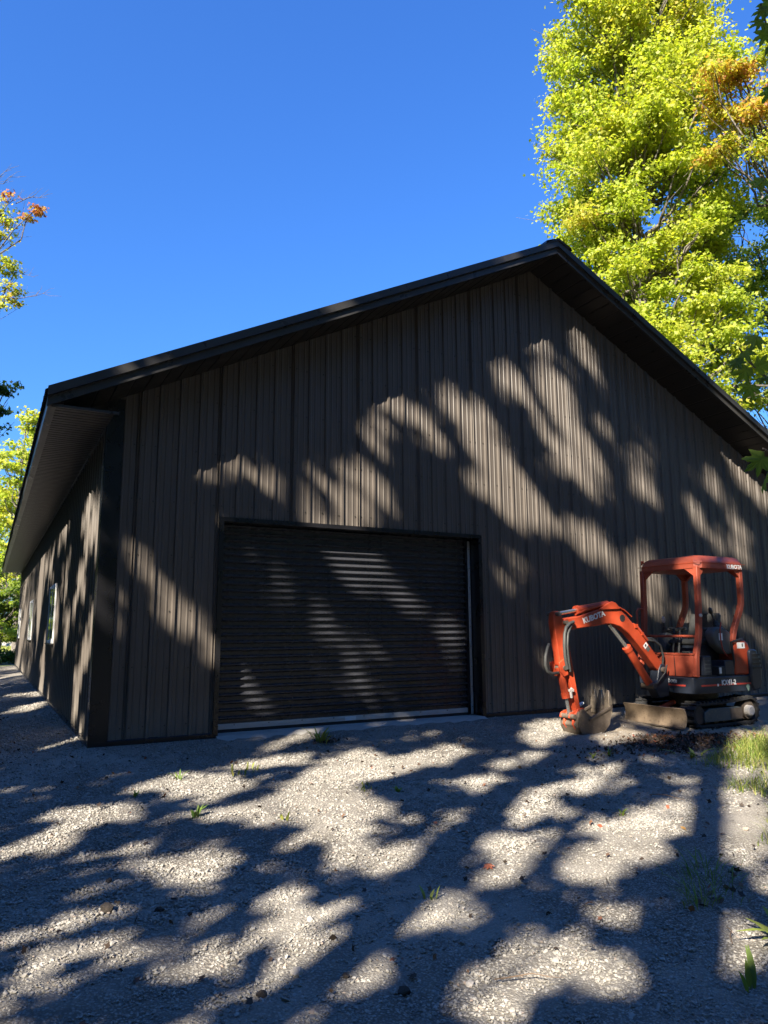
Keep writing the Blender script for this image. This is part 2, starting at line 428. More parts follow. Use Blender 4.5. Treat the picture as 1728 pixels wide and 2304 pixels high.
for sgn in (-1, 1):
    mb.add([(APX, -OH-.03, 6.93), (APX, BL+OH, 6.93), (APX+sgn*.24, BL+OH, 6.93-.10), (APX+sgn*.24, -OH-.03, 6.93-.10)], [(0, 1, 2, 3)])
    mb.add([(APX, -OH-.03, 6.922), (APX, BL+OH, 6.922), (APX+sgn*.24, BL+OH, 6.822), (APX+sgn*.24, -OH-.03, 6.822)], [(0, 1, 2, 3)])
    mb.add([(APX+sgn*.24, -OH-.03, 6.83), (APX+sgn*.24, BL+OH, 6.83), (APX+sgn*.245, BL+OH, 6.79), (APX+sgn*.245, -OH-.03, 6.79)], [(0, 1, 2, 3)])
mb.prism([(APX-.23, 6.80), (APX, 6.90), (APX+.23, 6.80), (APX, 6.925)], -OH-.03, -OH+.02, 'xz')
mb.build('ridge_cap', M['rake'], bld)
def rake(side, y0, sy, name):
    """stepped gable edge trim: a tall upper face over a narrower set-back fascia"""
    xe = -OH-.012 if side < 0 else BW+OH+.012
    def strip(za, zb, ya, yb, nm, mat):
        mb = MB(); x0, x1 = APX, xe
        v = []
        for x in (x0, x1):
            for (y, dz) in ((ya, za), (yb, za), (yb, zb), (ya, zb)): v.append((x, y0+sy*y, z_top(x)+dz))
        mb.add(v, [(0, 1, 5, 4), (1, 2, 6, 5), (2, 3, 7, 6), (3, 0, 4, 7), (0, 3, 2, 1), (4, 5, 6, 7)])
        return mb.build(nm, mat, bld)
    strip(.022, -.082, .0, -.012, 'rake_trim', M['rake'])
    strip(.022, .015, .0, .10, 'rake_trim', M['rake'])
    strip(-.077, -.082, -.012, .045, 'rake_trim', M['rake'])
    strip(-.080, -.170, .030, .055, 'rake_fascia', M['rake'])
    strip(-.148, -.175, .022, .062, 'rake_fascia', M['rake'])
for sd in (-1, 1):
    rake(sd, -OH, 1, 'front'); rake(sd, BL+OH, -1, 'back')
# eave fascias and flat soffits in narrow grooved boards
for sgn, xo in ((-1, -OH), (1, BW+OH)):
    mb = MB(); mb.box(min(xo, xo-sgn*.03), max(xo, xo-sgn*.03), -OH+.06, BL+OH-.06, 3.352, 3.50); mb.build('eave_fascia', M['rake'], bld)
    mb = MB(); a, b = sorted((xo-sgn*.03, xo-sgn*.075)); mb.box(a, b, -OH+.06, BL+OH-.06, 3.345, 3.362); mb.build('soffit_trim', M['rake'], bld)
    wx = 0 if sgn < 0 else BW
    mb = MB(); a, b = sorted((wx+sgn*.03, wx+sgn*.006)); mb.box(a, b, 0, BL, 3.325, 3.362); mb.build('soffit_trim', M['rake'], bld)
    P = []
    for k in range(4):
        y = .1*k
        P += [(y, 0), (y+.068, 0), (y+.074, -.012), (y+.094, -.012), (y+.1, 0)]
    P = sorted(set(P)); n = len(P)
    xa, xb = wx+sgn*.02, xo-sgn*.03
    mb = MB(); mb.add([(xa, y, 3.362-d*1.0) for y, d in P] + [(xb, y, 3.362-d*1.0) for y, d in P], [(i, i+1, n+i+1, n+i) for i in range(n-1)])
    me = mb.mesh('soffit_panel'); me.materials.append(M['soffit'])
    for k in range(57):
        y = -OH+.07+.4*k
        if y > BL+OH-.42: break
        o = link_mesh('soffit_panel', me, bld); o.location = (0, y, 0)
# gable soffit: sloping panels between wall and rake fascia
for sgn in (-1, 1):
    for k in range(19):
        xa = APX+sgn*.36*k; xb = APX+sgn*min(.36*(k+1)-.012, APX+OH-.03)
        if abs(xb-APX) <= abs(xa-APX)+.01: break
        if z_sof(xb) < 3.36: xb = xb
        mb = MB(); xm = xb-sgn*.0
        ya, yb = -OH+.055, .03
        q = [(xa, 0), (xa+(xb-xa)*.46, 0), (xa+(xb-xa)*.5, .008), (xa+(xb-xa)*.54, 0), (xb, 0), (xb, .014), (xa+(xb-xa)*1.0, .014)]
        q = q[:5]; n = len(q)
        mb.add([(x, ya, z_sof(x)+d+.004) for x, d in q] + [(x, yb, z_sof(x)+d+.004) for x, d in q], [(i, i+1, n+i+1, n+i) for i in range(n-1)])
        mb.add([(xb, ya, z_sof(xb)+.004), (xb, yb, z_sof(xb)+.004), (xb, yb, z_sof(xb)+.03), (xb, ya, z_sof(xb)+.03)], [(0, 1, 2, 3)])
        mb.build('gable_soffit_panel', M['soffit'], bld)
    mb = MB(); x0, x1 = APX, (0 if sgn < 0 else BW)
    mb.add([(x0, -.030, z_sof(x0)-.004), (x1, -.030, z_sof(x1)-.004), (x1, -.030, z_sof(x1)-.05), (x0, -.030, z_sof(x0)-.05)], [(0, 1, 2, 3)])
# gable return: closes the eave box end below the front rake
for sgn, wx in ((-1, 0), (1, BW)):
    xo = wx+sgn*(OH-.03); mb = MB()
    a, b = sorted((wx+sgn*.03, xo))
    q = [(wx, 3.366), (wx, z_sof(wx)), (wx+sgn*(z_sof(wx)-3.366)/.5, 3.367)]
    mb.prism(q, -.005, .012)
    mb.build('eave_return', M['soffit'], bld)
    mb = MB(); a, b = sorted((wx-sgn*.02, xo)); mb.box(a, b, -OH+.055, -OH+.085, 3.345, 3.372); mb.build('soffit_trim', M['rake'], bld)

# ------------------------------------------------------------------ roll-up door (part of the building)
CY = .22
mb = MB(); mb.box(DX0-.055, DX0, -.030, CY+.05, -.06, DZ+.05); mb.build('door_jamb', M['trim'], bld)
mb = MB(); mb.box(DX1, DX1+.055, -.030, CY+.05, -.06, DZ+.05); mb.build('door_jamb', M['trim'], bld)
mb = MB(); mb.box(DX0, DX1, -.030, CY+.05, DZ, DZ+.05); mb.build('door_header', M['trim'], bld)
mb = MB(); mb.box(DX0+.005, DX0+.06, CY-.035, CY+.03, 0, DZ-.002); mb.build('door_track', M['trim'], bld)
mb = MB(); mb.box(DX1-.095, DX1-.052, CY-.045, CY+.03, 0, DZ-.002); mb.build('door_track', M['trim'], bld)
mb = MB(); mb.box(DX1-.051, DX1-.012, CY-.052, CY-.030, .0, DZ-.02); mb.build('track_guide', M['galv'], bld, bevel=.003, label='bright galvanised guide strip beside the curtain')
NS = 27; SP = (DZ-.085)/NS
door = empty('roll_up_door'); door.parent = bld
mbs = MB(); px = []
prof = [(0, 0), (.50, 0), (.60, -.022), (.66, -.036), (.72, -.041), (.84, -.041), (.90, -.034), (.95, -.018), (1.0, 0)]
n = len(prof); xa, xb = DX0+.05, DX1-.085
mbs.add([(xa, CY+d, t*SP) for t, d in prof] + [(xb, CY+d, t*SP) for t, d in prof], [(i, i+1, n+i+1, n+i) for i in range(n-1)])
sme = mbs.mesh('slat', 40); sme.materials.append(M['door'])
for k in range(NS):
    o = link_mesh('slat', sme, door); o.location = (0, 0, .085+SP*k)
mb = MB(); mb.box(xa-.03, xb+.02, CY-.03, CY+.02, .025, .084); mb.box(xa-.03, xb+.02, CY-.034, CY-.03, .052, .056)
mb.build('bottom_bar', M['alu'], door)
mb = MB(); mb.box(xa-.03, xb+.02, CY-.022, CY+.015, -.012, .026); mb.build('weather_seal', M['blackplastic'], door)
mb = MB(); mb.box(2.98, 3.13, CY-.0385, CY-.036, .03, .075); mb.build('sticker', M['decal'], door)
mb = MB()
for k in range(9): mb.cyl((xa+.2+k*.42, CY-.03, .07), (xa+.2+k*.42, CY-.037, .07), .007, 6)
mb.build('bar_screw', M['screw'], door, kind='stuff')
mb = MB()
for k in range(9): mb.cyl((DX1-.03, CY-.052, .1+k*.27), (DX1-.03, CY-.057, .1+k*.27), .006, 6)
mb.build('guide_screw', M['screw'], bld, kind='stuff')
mb = MB(); mb.prism([(-.16, -.13), (-.16, -.055), (-.03, -.012), (CY+.1, -.012), (CY+.1, -.13)], DX0-.02, DX1+.02, 'yz'); mb.build('door_sill', M['concrete'], bld)

# ------------------------------------------------------------------ windows of the left wall
for yc in (5.9, 12.85, 20.15):
    w = empty('window'); w.parent = bld; w.location = (-.034, yc, 1.455)
    hw, hh = .62, .455
    mb = MB()
    for a in ((-hw-.05, -hw, -hh-.05, hh+.05), (hw, hw+.05, -hh-.05, hh+.05)): mb.box(-.010, .03, *a)
    mb.box(-.010, .03, -hw, hw, hh, hh+.05); mb.box(-.013, .03, -hw, hw, -hh-.05, -hh); mb.build('frame', M['white'], w, bevel=.004)
    mb = MB(); mb.box(-.007, .02, -.025, .03, -hh, hh); mb.box(-.005, .02, -hw, -hw+.035, -hh, hh); mb.box(-.005, .02, -hw+.035, -.025, hh-.03, hh); mb.box(-.005, .02, -hw+.035, -.025, -hh, -hh+.03); mb.build('sash', M['white'], w)
    mb = MB(); mb.box(-.002, .006, -hw+.035, -.025, -hh+.03, hh-.03); mb.build('pane', M['glass'], w)
    mb = MB(); mb.box(.000, .008, .03, hw, -hh, hh); mb.build('pane', M['glass'], w)
    mb = MB(); mb.box(-.035, .02, -hw-.06, hw+.06, -hh-.075, -hh-.052); mb.build('sill', M['rake'], w)
# ------------------------------------------------------------------ mini excavator, parked parallel to the wall, facing left
K = 1.068
E0 = Vector((7.1, -1.63, -.05))
exc = empty('mini_excavator', (7.65, -1.18, -.135))
tag(exc, 'small orange tracked excavator with open canopy parked beside the brown wall', 'excavator')
def etr(p): return ((p[0]-E0.x)*K, (p[1]-E0.y)*K, (p[2]-E0.z)*K)
def EB(): return MB(etr)
YN, YF = -2.1, -1.16
# undercarriage -------------------------------------------------
def belt_path(n_arc=9):
    pts = []
    fc, fr, rc, rr = (6.69, .092), .142, (7.63, .112), .162
    for k in range(n_arc+1):
        a = math.pi/2 + math.pi*k/n_arc; pts.append((fc[0]+fr*math.cos(a), fc[1]+fr*math.sin(a)))
    for k in range(1, 7): pts.append((fc[0]+(rc[0]-fc[0])*k/7, -.05))
    for k in range(n_arc+1):
        a = -math.pi/2 + math.pi*k/n_arc; pts.append((rc[0]+rr*math.cos(a), rc[1]+rr*math.sin(a)))
    for k in range(1, 7):
        t = k/7; pts.append((rc[0]+(fc[0]-rc[0])*t, rc[1]+rr+(fc[1]+fr-rc[1]-rr)*t-.012*math.sin(math.pi*t)))
    return pts
BP = belt_path()
def make_track(y0, y1):
    tr = empty('track'); tr.parent = exc
    mb = EB(); n = len(BP); c = Vector((7.16, .10))
    inn = []
    for i, p in enumerate(BP):
        a = Vector(BP[i-1]); b = Vector(BP[(i+1) % n]); t = (b-a).normalized(); nn = Vector((-t.y, t.x))
        inn.append(Vector(p)+nn*.026)
    v = []
    for p, q in zip(BP, inn): v += [(p[0], y0, p[1]), (p[0], y1, p[1]), (q[0], y1, q[1]), (q[0], y0, q[1])]
    f = []
    for i in range(n):
        j = (i+1) % n
        for k in range(4): f.append((i*4+k, i*4+(k+1) % 4, j*4+(k+1) % 4, j*4+k))
    mb.add(v, f); mb.build('belt', M['rubber'], tr)
    # lugs along the belt
    L = [0.0]
    for i in range(n): L.append(L[-1]+(Vector(BP[(i+1) % n])-Vector(BP[i])).length)
    per = L[-1]; N = 40
    lug = MB(); lug.box(-.014*K, .014*K, y0*K, (y0+(y1-y0)*.46)*K, 0, .020*K); lug.box((-.014+.012)*K, (.014+.012)*K, (y0+(y1-y0)*.54)*K, y1*K, 0, .020*K)
    me = lug.mesh('tread_lug'); me.materials.append(M['rubber'])
    for k in range(N):
        s = per*k/N; i = max(j for j in range(n) if L[j] <= s); t = (s-L[i])/(L[i+1]-L[i])
        a = Vector(BP[i]); b = Vector(BP[(i+1) % n]); p = a.lerp(b, t); d = (b-a).normalized(); nn = Vector((d.y, -d.x))
        o = link_mesh('tread_lug', me, tr)
        o.matrix_local = Matrix(((d.x, 0, nn.x, (p.x-E0.x)*K), (0, 1, 0, -E0.y*K), (d.y, 0, nn.y, (p.y-E0.z)*K), (0, 0, 0, 1)))
    s = -1 if y0 < -1.7 else 1
    yo = y0+.012 if s < 0 else y1-.012
    a, b = sorted((yo, yo-s*.16))
    mb = EB(); mb.prism([(6.76, .005), (7.47, .005), (7.47, .150), (7.40, .165), (6.86, .165), (6.76, .12)], a, b); mb.build('track_frame', M['framegrey'], tr, bevel=.008)
    a, b = sorted((yo-s*.004, yo+s*.006)); mb = EB(); mb.prism([(7.24, .02), (7.46, .02), (7.46, .155), (7.24, .145)], a, b); mb.build('guard_plate', M['dirtysteel'], tr)
    for x, z, r, nm, mt in ((6.69, .092, .105, 'idler', 'navy'), (7.63, .112, .115, 'sprocket', 'dirtysteel')):
        mb = EB(); a, b = sorted((yo-s*.02, yo-s*.15)); mb.cyl((x, a, z), (x, b, z), r, 18)
        if nm == 'sprocket':
            for k in range(12):
                t = 2*math.pi*k/12; mb.box(x+r*math.cos(t)-.012, x+r*math.cos(t)+.012, min(a, b)+.04, max(a, b)-.04, z+r*math.sin(t)-.012, z+r*math.sin(t)+.012)
        mb.build(nm, M[mt], tr, smooth=40)
    mb = EB(); mb.tube([(7.60, yo-s*.02, .105), (7.60, yo+s*.035, .105), (7.60, yo+s*.05, .105)], [.07, .066, .05], 18); mb.build('drive_hub', M['lightpart'], tr, smooth=40)
    mb = EB()
    for x in (6.86, 7.03, 7.20, 7.37): mb.cyl((x, yo-s*.05, .0), (x, yo-s*.13, .0), .045, 12)
    mb.build('roller', M['dirtysteel'], tr, smooth=40)
    return tr
make_track(-2.1, -1.885); make_track(-1.375, -1.16)
mb = EB(); mb.box(6.85, 7.45, -1.9, -1.36, .06, .20); mb.box(6.6, 7.0, -1.78, -1.48, .06, .15); mb.build('undercarriage', M['navy'], exc, bevel=.02)
mb = EB(); mb.cyl((7.15, -1.63, .19), (7.15, -1.63, .335), .30, 28); mb.build('slew_ring', M['dirtysteel'], exc, smooth=40)
bp = [(6.318, .195), (6.345, .15), (6.357, .10), (6.356, .05), (6.342, .005), (6.315, -.032), (6.335, -.034), (6.362, .0), (6.376, .05), (6.377, .10), (6.366, .155), (6.340, .20)]
bl = empty('dozer_blade'); bl.parent = exc
mb = EB(); mb.prism(bp, -2.14, -1.20); mb.build('blade_plate', M['blade'], bl, bevel=.004)
mb = EB(); mb.box(6.300, 6.322, -2.14, -1.20, -.036, -.022); mb.build('cutting_edge', M['dirtysteel'], bl)
for y in (-1.86, -1.48):
    mb = EB(); mb.prism([(6.36, .03), (6.37, .15), (6.9, .16), (6.9, .07)], y-.035, y+.035); mb.build('blade_arm', M['navy'], bl)
mb = EB(); mb.tube([(6.37, -1.67, .13), (6.72, -1.67, .22)], .035, 10); mb.build('blade_cylinder', M['orange'], bl, smooth=40)
# house ----------------------------------------------------------
plan = [(6.60, -1.40), (6.60, -1.98), (6.63, -2.06), (6.71, -2.105), (7.70, -2.105), (7.80, -2.06), (7.87, -1.95), (7.90, -1.63), (7.87, -1.31), (7.80, -1.20), (7.70, -1.155), (6.75, -1.155), (6.63, -1.22)]
mb = EB(); mb.prism(plan, .345, .545, 'xy'); mb.build('deck', M['navy'], exc, bevel=.012)
mb = EB(); mb.box(6.72, 7.70, -2.110, -2.1055, .435, .455); mb.box(6.596, 6.6005, -1.97, -1.45, .435, .455); mb.build('red_stripe', M['decal_red'], exc)
mb = EB(); mb.box(6.72, 7.55, -2.08, -1.17, .546, .556); mb.build('floor_plate', M['blackplastic'], exc)
mb = EB(); mb.prism([(6.655, .55), (6.635, .80), (6.66, .83), (6.70, .83), (6.69, .55)], -2.075, -1.50); mb.build('front_panel', M['orange_old'], exc, bevel=.006, label='faded orange lower front panel')
mb = EB(); mb.prism([(6.629, .815), (6.629, .838), (6.71, .838), (6.71, .815)], -2.08, -1.49); mb.build('panel_ledge', M['orange_old'], exc)
mb = EB(); mb.box(6.6305, 6.6405, -1.80, -1.795, .56, .81); mb.build('panel_seam', M['blackplastic'], exc)
# engine cover and rear
ec = [(7.40, .55), (7.42, .96), (7.46, 1.0), (7.62, 1.0), (7.70, .95), (7.74, .86), (7.74, .55)]
mb = EB(); mb.prism(ec, -2.09, -1.17); ecov = mb.build('engine_cover', M['orange'], exc, bevel=.03, seg=3)
mb = EB(); mb.box(7.66, 7.68, -2.096, -2.088, .66, .76); mb.build('latch', M['darkdecal'], ecov)
mb = EB(); mb.box(7.47, 7.62, -2.0945, -2.0905, .885, .96); mb.build('decal', M['decal'], ecov)
mb = EB(); mb.box(7.56, 7.58, -2.097, -2.0948, .905, .945); mb.build('decal_mark', M['darkdecal'], ecov)
cw = [(7.66, .42), (7.66, .84), (7.69, .875), (7.80, .87), (7.855, .78), (7.885, .62), (7.88, .46), (7.84, .36), (7.70, .345)]
mb = EB(); mb.prism(cw, -2.125, -1.135); cwt = mb.build('rear_counterweight', M['navy'], exc, bevel=.03, seg=3)
for k in range(4):
    z = .80-.055*k
    mb = EB(); mb.box(7.70, 7.86+.008*k, -2.130, -2.1235, z-.012, z+.012); mb.build('vent_slot', M['darkdecal'], cwt)
    mb = EB(); mb.box(7.71, 7.855+.008*k, -2.134, -2.124, z+.013, z+.018); mb.build('louvre', M['framegrey'], cwt)
mb = EB(); mb.add([(7.56, -2.1085, .405), (7.60, -2.1085, .345), (7.64, -2.1085, .405), (7.60, -2.1085, .465)], [(0, 1, 2, 3)]); mb.build('diamond_sign', M['decal_green'], exc)
mb = EB(); mb.box(6.593, 6.5965, -1.78, -1.73, .36, .40); mb.build('data_plate', M['framegrey'], exc)
mb = EB(); mb.box(7.005, 7.03, -2.112, -2.1095, .43, .46); mb.build('sticker', M['decal'], exc)
# canopy -----------------------------------------------------------
can = empty('canopy'); can.parent = exc
mb = EB()
x0, x1, y0, y1 = 6.80, 7.72, -2.125, -1.155
def ring(dx, z): 
    c = .07-dx*.3
    return [(x0+dx+c, y0+dx, z), (x1-dx-c, y0+dx, z), (x1-dx, y0+dx+c, z), (x1-dx, y1-dx-c, z), (x1-dx-c, y1-dx, z), (x0+dx+c, y1-dx, z), (x0+dx, y1-dx-c, z), (x0+dx, y0+dx+c, z)]
rings = [ring(.02, 1.895), ring(0, 1.90), ring(0, 1.965), ring(.008, 1.985), ring(.035, 2.04), ring(.08, 2.066), ring(.25, 2.082)]
v = [p for r in rings for p in r]; f = [(i*8+k, i*8+(k+1) % 8, (i+1)*8+(k+1) % 8, (i+1)*8+k) for i in range(len(rings)-1) for k in range(8)]
f += [tuple(range(8)), tuple((len(rings)-1)*8+k for k in range(8))]
mb.add(v, f); mb.build('roof', M['orange_old'], can, smooth=35)
mb = EB(); mb.box(x0-.004, x1+.004, y0-.004, y0+.004, 1.963, 1.969); mb.box(x0-.004, x0+.004, y0, y1, 1.963, 1.969); mb.build('roof_seam', M['orange'], can)
mb = EB(); mb.tube([(6.83, -1.20, 2.0), (6.83, -1.20, 2.055), (6.86, -1.20, 2.055), (6.86, -1.20, 2.02)], .010, 6); mb.build('lifting_eye', M['orange'], can)
fp = [(6.83, 1.92), (6.815, 1.42), (6.785, 1.10), (6.755, .98), (6.70, .80), (6.675, .55)]
rp = [(7.66, 1.92), (7.655, 1.55), (7.645, 1.46), (7.61, 1.38), (7.46, 1.12), (7.42, 1.02), (7.41, .95)]
for y in (-2.07, -1.21):
    mb = EB(); mb.tube([(x, y, z) for x, z in fp], .046, 4, squash=.95); mb.build('post', M['orange_old'], can, bevel=.008)
    mb = EB(); mb.tube([(x, y, z) for x, z in rp], .046, 4, squash=.95); mb.build('post', M['orange_old'], can, bevel=.008)
    for xx, sg in ((6.85, 1), (7.64, -1)):
        mb = EB(); mb.prism([(xx, 1.90), (xx+sg*.14, 1.90), (xx+sg*.11, 1.885), (xx, 1.79)], y-.022, y+.022); mb.build('gusset', M['orange_old'], can)
for yy, sg in ((-2.05, 1), (-1.23, -1)):
    for xx in (6.83, 7.66):
        mb = EB(); mb.prism([(yy, 1.90), (yy+sg*.16, 1.90), (yy+sg*.12, 1.882), (yy, 1.79)], xx-.022, xx+.022, 'yz'); mb.build('gusset', M['orange_old'], can)
mb = EB(); mb.tube([(6.79, -2.06, 1.045), (6.79, -1.22, 1.045)], .017, 8); mb.build('front_rail', M['orange_old'], can)
mb = EB(); mb.tube([(6.80, -1.21, 1.40), (6.72, -1.19, 1.41), (6.69, -1.19, 1.37), (6.69, -1.19, 1.06), (6.72, -1.19, 1.01), (6.79, -1.21, 1.0)], .015, 8); mb.build('grab_handle', M['orange_old'], can, smooth=60)
mb = EB(); mb.cyl((6.775, -2.115, 1.30), (6.775, -2.135, 1.30), .022, 10); mb.build('bolt', M['lightpart'], can)
# seat and controls ----------------------------------------------------
st = empty('seat'); st.parent = exc
mb = EB(); mb.prism([(7.36, 1.00), (7.45, 1.33), (7.49, 1.345), (7.53, 1.32), (7.47, 1.0), (7.42, .96)], -1.86, -1.42); mb.build('backrest', M['vinyl'], st, bevel=.035, seg=3)
mb = EB(); mb.prism([(6.98, .93), (6.97, .98), (7.02, 1.01), (7.34, 1.0), (7.42, 1.02), (7.42, .93)], -1.87, -1.42); mb.build('cushion', M['vinyl'], st, bevel=.03, seg=3)
for y in (-1.37, -1.91):
    mb = EB(); mb.prism([(7.05, 1.12), (7.07, 1.15), (7.40, 1.16), (7.42, 1.11), (7.2, 1.09)], y-.03, y+.03); mb.build('armrest', M['vinyl'], st, bevel=.015)
mb = EB(); mb.box(7.0, 7.42, -1.86, -1.42, .556, .93); mb.build('seat_base', M['navy'], exc, bevel=.015)
mb = EB(); mb.box(6.98, 7.0, -1.75, -1.52, .60, .85); mb.build('seat_base_cover', M['blackplastic'], exc, bevel=.006)
cn = empty('side_console'); cn.parent = exc
mb = EB(); mb.prism([(7.07, 1.05), (7.08, 1.11), (7.14, 1.155), (7.26, 1.16), (7.48, 1.04), (7.52, .90), (7.46, .82), (7.30, .81), (7.12, .92)], -2.06, -1.92); mb.build('housing', M['console'], cn, bevel=.03, seg=3)
mb = EB()
for q in ([(7.28, 1.155), (7.33, 1.128)], [(7.36, 1.112), (7.42, 1.08)]):
    (ax, az), (bx, bz) = q
    mb.add([(ax, -2.03, az+.006), (bx, -2.03, bz+.006), (bx, -1.96, bz+.006), (ax, -1.96, az+.006)], [(0, 1, 2, 3)])
mb.build('sticker', M['decal'], cn)
mb = EB(); mb.box(7.17, 7.24, -2.064, -2.0605, .99, 1.08); mb.build('sticker', M['decal'], cn)
def lever(parent, base, top, knob, mat):
    lv = empty('control_lever'); lv.parent = parent
    b, t = Vector(base), Vector(top)
    mb = EB(); pts = []; rr = []
    for k in range(9):
        pts.append(b.lerp(t, .055*k)); rr.append((.062-.005*k)*(1.0 if k % 2 == 0 else .84))
    mb.tube(pts, rr, 12); mb.build('boot', M['blackplastic'], lv)
    mb = EB(); mb.tube([b.lerp(t, .4), t], .011, 7); mb.build('stick', M['blackplastic'], lv)
    mb = EB(); d = (t-b).normalized(); mb.tube([t-d*.05, t-d*.03, t+d*.005, t+d*.03, t+d*.04], [.014, .026*knob, .03*knob, .022*knob, .006], 10); mb.build('knob', mat, lv, smooth=60)
lever(exc, (7.24, -1.99, 1.15), (7.14, -1.99, 1.37), .85, M['blackplastic'])
fcn = empty('side_console'); fcn.parent = exc
mb = EB(); mb.prism([(7.02, .86), (7.01, 1.05), (7.05, 1.09), (7.28, 1.09), (7.38, 1.0), (7.38, .84), (7.15, .80)], -1.36, -1.22); mb.build('housing', M['console'], fcn, bevel=.025, seg=3)
lever(exc, (7.10, -1.29, 1.09), (7.08, -1.29, 1.27), .9, M['fabricknob'])
for y in (-1.60, -1.69):
    lv = empty('travel_lever'); lv.parent = exc
    mb = EB(); mb.tube([(6.84, y, .56), (6.86, y, .86), (6.91, y, 1.13)], .016, 8); mb.build('stick', M['blackplastic'], lv)
    mb = EB(); mb.tube([(6.91, y, 1.13), (6.91, y+(.07 if y > -1.65 else -.07), 1.15)], .017, 8); mb.build('handle', M['blackplastic'], lv)
mb = EB(); mb.tube([(7.22, -2.07, 1.22), (7.17, -2.085, 1.12), (7.17, -2.085, 1.0), (7.20, -2.08, .88), (7.28, -2.07, .80), (7.33, -2.05, .79)], .007, 6); mb.build('red_cable', M['decal_red'], exc, smooth=60)
mb = EB(); mb.tube([(7.35, -2.10, .97), (7.60, -2.10, 1.01)], .012, 6); mb.tube([(7.36, -2.09, .97), (7.40, -2.08, .72), (7.40, -2.05, .56)], .014, 6); mb.build('lock_lever', M['blackplastic'], exc)
mb = EB(); mb.box(7.22, 7.40, -2.08, -1.88, .556, .74); mb.build('tool_box', M['navy'], exc, bevel=.012)
mb = EB(); mb.box(7.10, 7.14, -2.086, -2.0825, .58, .655); mb.build('sticker', M['decal'], exc)
mb = EB(); mb.box(7.09, 7.21, -2.082, -1.95, .556, .67); mb.build('battery_cover', M['blackplastic'], exc, bevel=.01)
mb = EB(); mb.box(6.86, 6.99, -2.06, -1.90, .556, .80); mb.build('valve_cover', M['navy'], exc, bevel=.012)
for k in range(4):
    mb = EB(); mb.box(6.87, 6.98, -2.0645, -2.06, .60+.045*k, .61+.045*k); mb.build('grille_bar', M['framegrey'], exc)
# swing bracket -----------------------------------------------------
mb = EB(); mb.prism([(6.60, .30), (6.60, .56), (6.55, .70), (6.48, .705), (6.44, .64), (6.40, .50), (6.30, .47), (6.28, .43), (6.36, .38), (6.42, .28)], -1.72, -1.58); mb.build('swing_bracket', M['navy'], exc, bevel=.015)
mb = EB(); mb.cyl((6.50, -1.76, .63), (6.50, -1.54, .63), .035, 12); mb.build('boom_pin', M['dirtysteel'], exc)
mb = EB(); mb.cyl((6.315, -1.75, .44), (6.315, -1.55, .44), .032, 12); mb.build('cylinder_pin', M['dirtysteel'], exc)
# boom ---------------------------------------------------------------
BY = -1.65
boom = empty('boom'); boom.parent = exc
boomp = [(6.545, .66), (6.50, .60), (6.42, .63), (6.37, .68), (6.10, .96), (5.96, 1.088), (5.82, 1.17), (5.70, 1.197), (5.60, 1.20), (5.369, 1.173), (5.029, 1.135), (4.93, 1.165), (4.892, 1.215), (4.938, 1.268), (5.15, 1.293), (5.45, 1.37), (5.571, 1.40), (5.72, 1.41), (5.809, 1.392), (5.925, 1.315), (6.10, 1.157), (6.285, .96), (6.455, .775)]
mb = EB(); mb.prism(boomp, BY-.06, BY+.06); mb.build('boom_arm', M['orange'], boom, bevel=.012)
mb = EB(); mb.prism([(5.46, 1.372), (5.60, 1.445), (5.68, 1.475), (5.74, 1.46), (5.82, 1.385), (5.74, 1.38)], BY-.085, BY-.055); mb.prism([(5.46, 1.372), (5.60, 1.445), (5.68, 1.475), (5.74, 1.46), (5.82, 1.385), (5.74, 1.38)], BY+.055, BY+.085); mb.build('cylinder_bracket', M['orange'], boom, bevel=.006)
mb = EB(); mb.tube([(5.12, BY-.05, 1.32), (5.30, BY-.05, 1.375), (5.60, BY-.055, 1.435), (5.75, BY-.06, 1.43), (5.90, BY-.06, 1.37), (6.02, BY-.06, 1.29)], .011, 6)
mb.tube([(5.12, BY-.03, 1.31), (5.40, BY-.03, 1.385), (5.66, BY-.03, 1.43), (5.80, BY-.03, 1.42), (5.98, BY-.03, 1.33)], .011, 6); mb.build('hydraulic_pipe', M['orange'], boom, smooth=60)
mb = EB(); mb.cyl((5.86, BY-.062, 1.27), (5.86, BY-.0605, 1.27), .045, 16); mb.build('hole_plug', M['darkdecal'], boom)
mb = EB(); mb.box(6.24, 6.34, BY-.0685, BY-.0655, .86, .885)
mb.v = []; mb.f = []
def onboom(cx, cz, w, h, ang, y=BY-.0615):
    c, s = math.cos(ang), math.sin(ang)
    return [(cx+a*c-b*s, y, cz+a*s+b*c) for a, b in ((-w/2, -h/2), (w/2, -h/2), (w/2, h/2), (-w/2, h/2))]
mb = EB(); mb.add(onboom(6.235, .935, .055, .075, -.85), [(0, 1, 2, 3)]); mb.build('warning_sticker', M['decal'], boom)
mb = EB(); mb.add(onboom(6.275, .892, .055, .06, -.85), [(0, 1, 2, 3)]); mb.build('warning_sticker', M['framegrey'], boom)
mb = EB(); mb.add(onboom(6.235, .935, .025, .03, .2, BY-.0622), [(0, 1, 2, 3)]); mb.build('sticker_mark', M['darkdecal'], boom)
mb = EB(); mb.tube([(6.05, BY-.04, 1.20), (6.10, BY-.06, 1.17), (6.20, BY-.06, 1.07), (6.28, BY-.05, 1.0)], .018, 7); mb.box(6.06, 6.11, BY-.075, BY-.02, 1.15, 1.20); mb.box(6.17, 6.20, BY-.075, BY-.02, 1.06, 1.10); mb.build('pipe_coupling', M['orange'], boom)
